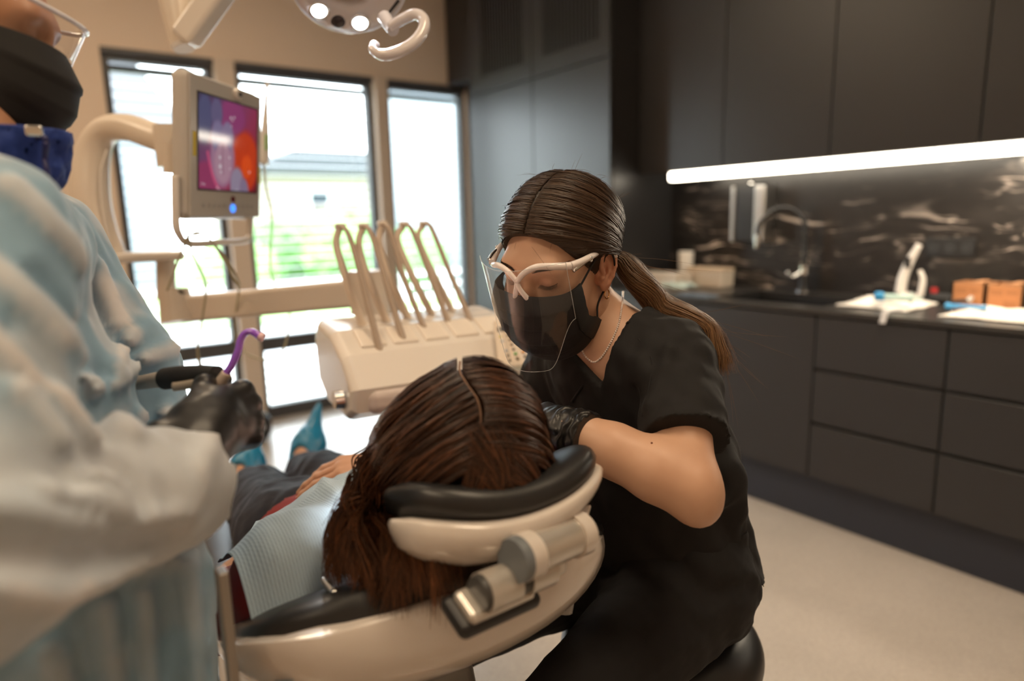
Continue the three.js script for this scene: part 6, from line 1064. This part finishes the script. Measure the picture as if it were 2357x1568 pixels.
  const gtone = (x, y, z) => { const sl = Math.exp(-((foreR(x, y, z) / 0.105) ** 6)), patchHighlight = sstep(-0.1, 0.35, fbm(x * 7 + 3, y * 6, z * 7, 3)) * (y > 1 ? 0.45 : 0.15) + sstep(0.003, 0.011, ridge(x, y, z)) * (y > 1 ? 0.65 : 0.25), k = clamp(Math.max(sl * (0.75 + 0.25 * patchHighlight), patchHighlight)); const n = 1 + 0.03 * noise3(x * 120, y * 120, z * 120); return [lerp(0.26, 0.74, k) * n, lerp(0.43, 0.73, k) * n, lerp(0.58, 0.74, k) * n]; };  // whiter sleeve and random pale patches; highlights on the fold ridges are painted in
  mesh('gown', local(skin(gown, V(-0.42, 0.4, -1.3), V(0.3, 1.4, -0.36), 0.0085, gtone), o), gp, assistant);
  // blue scrub collar under the gown
  mesh('scrub_collar', local(skin((x, y, z) => Math.abs(cone(J.neck.clone().add(V(0.0, -0.03, 0)), J.neck.clone().add(V(0.03, 0.045, 0.005)), 0.058, 0.056)(x, y, z) + 0.008 * fbm(x * 22, y * 22, z * 22, 3)) - 0.004 + Math.max(0, y - 1.385) * 3, V(-0.13, 1.24, -1.1), V(0.16, 1.44, -0.8), 0.005), o), mat({ c: [0.008, 0.035, 0.22], roughness: 0.75 }), assistant);
  // hair under a low bun, mask, glasses
  const capE = ellip(AH.at(0, 0.046, -0.02), ASv, AU, AF, 0.084, 0.096, 0.114);
  mesh('hair', local(skin((x, y, z) => { const q = V(x, y, z).sub(AH.O), u = q.dot(AU), f = q.dot(AF); return Math.max(capE(x, y, z) + 0.002 * noise3(x * 60, y * 15, z * 60), -0.66 * (u - 0.1) + 0.75 * (f - 0.082), -0.062 - u + 0.2 * f); }, ...around([AH.at(-0.1, -0.1, -0.14), AH.at(0.1, 0.16, 0.12), AH.at(0.1, -0.1, 0.12), AH.at(-0.1, 0.16, -0.14)], 0.01), 0.006, () => [0.012, 0.008, 0.006]), o), hairMat, assistant);
  const rows = [[0.018, 0.112, 0.068, 0.012, 0.05], [-0.012, 0.135, 0.072, -0.008, 0.045], [-0.045, 0.137, 0.073, -0.03, 0.04], [-0.08, 0.125, 0.073, -0.055, 0.034], [-0.11, 0.104, 0.07, -0.085, 0.02], [-0.128, 0.075, 0.062, -0.1, 0.0]];
  const row = (v) => { const x = v * 5, i = Math.min(4, Math.floor(x)), t = x - i; return [0, 1, 2, 3, 4].map((c) => lerp(rows[i][c], rows[i + 1][c], t * t * (3 - 2 * t) * 0.4 + t * 0.6)); };
  const maskAt = (q, v) => { const [mu, mf, es, eu, ef] = row(v), s = 2 * q - 1, a = Math.abs(s), w = Math.cos(a * Math.PI / 2) ** 0.8; return AH.at(es * Math.sin(a * 1.571) * Math.sign(s), lerp(eu, mu, w), lerp(ef, mf, w) + 0.002 * (((v * 4) % 1) - 0.5)); };
  const mask = mesh('face_mask', local(sheet(maskAt, 44, 50, 0.002), o), mat({ c: [0.01, 0.01, 0.011], roughness: 0.8 }), assistant);
  for (const sd of [1, -1]) mesh('ear_loop', local(tube([maskAt(sd > 0 ? 1 : 0, 0.05), AH.at(sd * 0.079, 0.03, 0.01), AH.at(sd * 0.086, 0.02, -0.02), AH.at(sd * 0.075, -0.03, -0.01), maskAt(sd > 0 ? 1 : 0, 0.95)], 0.0016, { seg: 40, sides: 6 }), o), M.blackMatte, mask);
  mesh('lanyard', local(tube([AH.at(0.02, -0.13, 0.06), P(92, 315, 0.7), P(104, 370, 0.7), P(118, 460, 0.7)], 0.003, { seg: 40, sides: 8 }), o), mat({ c: [0.006, 0.008, 0.09], roughness: 0.4 }), assistant);
  mesh('lanyard_clasp', local(new RoundedBoxGeometry(0.016, 0.012, 0.008, 3, 0.003).translate(...P(78, 302, 0.69).toArray()), o), M.chrome, assistant);
  // ---- glove of the right hand, closed round the suction handle
  const wr1 = P(430, 1000, 0.715), dir = P(560, 955, 0.775).sub(wr1).normalize();
  const hR = handShapes(wr1, dir, V(-0.25, 0.25, 0.9).normalize(), V(0.05, 1, -0.1), { curl: [1.3, 1.35, 1.4, 1.45], scale: 0.92, fat: 1.15, thumb: 0.9, spread: 0.02 });
  const cuff = cone(wr1.clone().addScaledVector(dir, 0.03), J.wrR, 0.032, 0.034);
  mesh('glove', local(skin((x, y, z) => sminP(hR(x, y, z), cuff(x, y, z), 0.02) + nitrileFold(x, y, z), ...around([...hR.box, J.wrR], 0.04), 0.0036), o), glove, assistant);
  const wl = J.wrL, dl = P(450, 1070, 0.88).sub(J.wrL).normalize(), hL = handShapes(wl.clone().addScaledVector(dl, 0.01), dl, V(0.3, 0.9, -0.1), V(0.95, -0.2, -0.2), { curl: [1.2, 1.25, 1.3, 1.3], scale: 0.9, fat: 1.1, thumb: 0.8 });
  mesh('glove', local(skin((x, y, z) => sminP(hL(x, y, z), cone(wl.clone().addScaledVector(dl, -0.05), wl.clone().addScaledVector(dl, 0.03), 0.036, 0.03)(x, y, z), 0.02), ...around([...hL.box, wl], 0.06), 0.005), o), glove, assistant);
  for (const z of [-0.825, -1.025]) mesh('shoe', local(skin(unite([cone(V(-0.08, 0.045, z), V(0.12, 0.035, z), 0.044, 0.036), cone(V(-0.08, 0.06, z), V(-0.02, 0.06, z), 0.042, 0.04)], 0.03), V(-0.16, -0.012, z - 0.07), V(0.2, 0.13, z + 0.07), 0.008), o), M.white, assistant);
}
{ // glasses
  const t = thing('safety_glasses', 'clear protective glasses worn above the assistant mask', 'glasses', AH.at(0, 0.03, 0.1)), o = t.position;
  const vis = (q, v) => { const s = lerp(-0.066, 0.066, q); return AH.at(s, lerp(0.055, 0.004 + 0.012 * Math.exp(-((s / 0.012) ** 2)), v), 0.126 - 11 * s * s - 0.006 * v); };
  mesh('lens', local(sheet(vis, 40, 10, 0), o), mat({ c: [0.97, 0.97, 0.98], roughness: 0, transmission: 1, thickness: 0 }), t);
  mesh('brow_rim', local(tube(Array.from({ length: 21 }, (_, i) => vis(i / 20, 0)), 0.003, { seg: 60, sides: 8 }), o), mat({ c: [0.75, 0.76, 0.85], roughness: 0.15, clearcoat: 0.8 }), t);
  for (const sd of [1, -1]) mesh('temple_arm', local(tube([vis(sd > 0 ? 1 : 0, 0.1), AH.at(sd * 0.077, 0.042, 0.05), AH.at(sd * 0.08, 0.036, 0.0), AH.at(sd * 0.085, 0.02, -0.025)], 0.003, { seg: 30, sides: 8 }), o), mat({ c: [0.75, 0.76, 0.85], roughness: 0.15 }), t);
}
{ // saliva ejector on its black suction handle
  const a = P(412, 868, 0.8), t = thing('suction_handpiece', 'purple bent saliva ejector in a black suction handle with hose', 'suction tube', a), o = a;
  const b = P(500, 868, 0.79), c = P(512, 868, 0.785);
  mesh('handle', local(tube([P(380, 872, 0.81), a, P(460, 866, 0.8), b], 0.0135, { seg: 30, sides: 18 }), o), M.blackMatte, t);
  mesh('connector', local(tube([P(498, 905, 0.79), P(508, 880, 0.787), P(522, 858, 0.785)], (u) => 0.0085 - 0.003 * u, { seg: 16, sides: 14 }), o), mat({ c: [0.55, 0.45, 0.38], roughness: 0.4 }), t);
  mesh('ejector_tube', local(tube([P(520, 860, 0.785), P(535, 838, 0.785), P(548, 808, 0.785), P(554, 782, 0.785), P(566, 766, 0.785), P(582, 765, 0.785), P(598, 775, 0.785)], 0.0044, { seg: 50, sides: 14 }), o), mat({ c: [0.3, 0.1, 0.62], roughness: 0.2, clearcoat: 0.5 }), t);
  mesh('ejector_tip', local(rod(P(597, 774, 0.785), P(606, 778, 0.785), 0.0052, 0.0048, 14), o), mat({ c: [0.75, 0.5, 0.55], roughness: 0.4 }), t);
  mesh('hose', local(tube([P(385, 872, 0.81), P(330, 880, 0.84), P(240, 900, 0.9), V(0.1, 0.9, -1.25), V(0.16, 0.55, -1.6), V(0.3, 0.3, -1.75)], 0.01, { seg: 50, sides: 12 }), o), mat({ c: [0.4, 0.35, 0.3], roughness: 0.5 }), t);
  mesh('hose_sleeve', local(tube([P(400, 890, 0.79), P(440, 884, 0.79), P(478, 878, 0.79)], 0.006, { seg: 14, sides: 10 }), o), mat({ c: [0.5, 0.42, 0.33], roughness: 0.5 }), t);
}
{ // slim post beside the gown and the black device by the window
  const p = P(507, 1300, 0.66), t = thing('equipment_post', 'slim grey metal post standing beside the assistant gown', 'post', [p.x, 0, p.z]);
  mesh('post', rbox(-0.005, 0.04, -0.009, 0.005, p.y - 0.005, 0.011, 0.002), mat({ c: [0.34, 0.31, 0.28], roughness: 0.35, metalness: 0.6 }), t);
  mesh('foot_plate', new THREE.CylinderGeometry(0.12, 0.13, 0.04, 32).translate(0, 0.02, 0), M.steel, t);
  const q = onPlane(598, 1020, 1, 0), d = thing('floor_device', 'black floor device with a round pale hub by the window post', 'device', [q.x, 0, q.z]);
  mesh('wheel', [new THREE.TorusGeometry(0.062, 0.03, 16, 40).rotateY(0.65).translate(0.01, 0.095, 0)], M.black, d); mesh('hub', new THREE.CylinderGeometry(0.022, 0.022, 0.03, 20).rotateX(Math.PI / 2).rotateY(0.65).translate(0.012, 0.095, 0.005), M.steel, d);
  mesh('housing', [new RoundedBoxGeometry(0.1, 0.1, 0.12, 4, 0.03).translate(-0.035, 0.2, -0.01), new RoundedBoxGeometry(0.05, 0.2, 0.07, 3, 0.015).translate(-0.06, 0.1, -0.01)], M.black, d);
}

renderer.render(scene, camera);
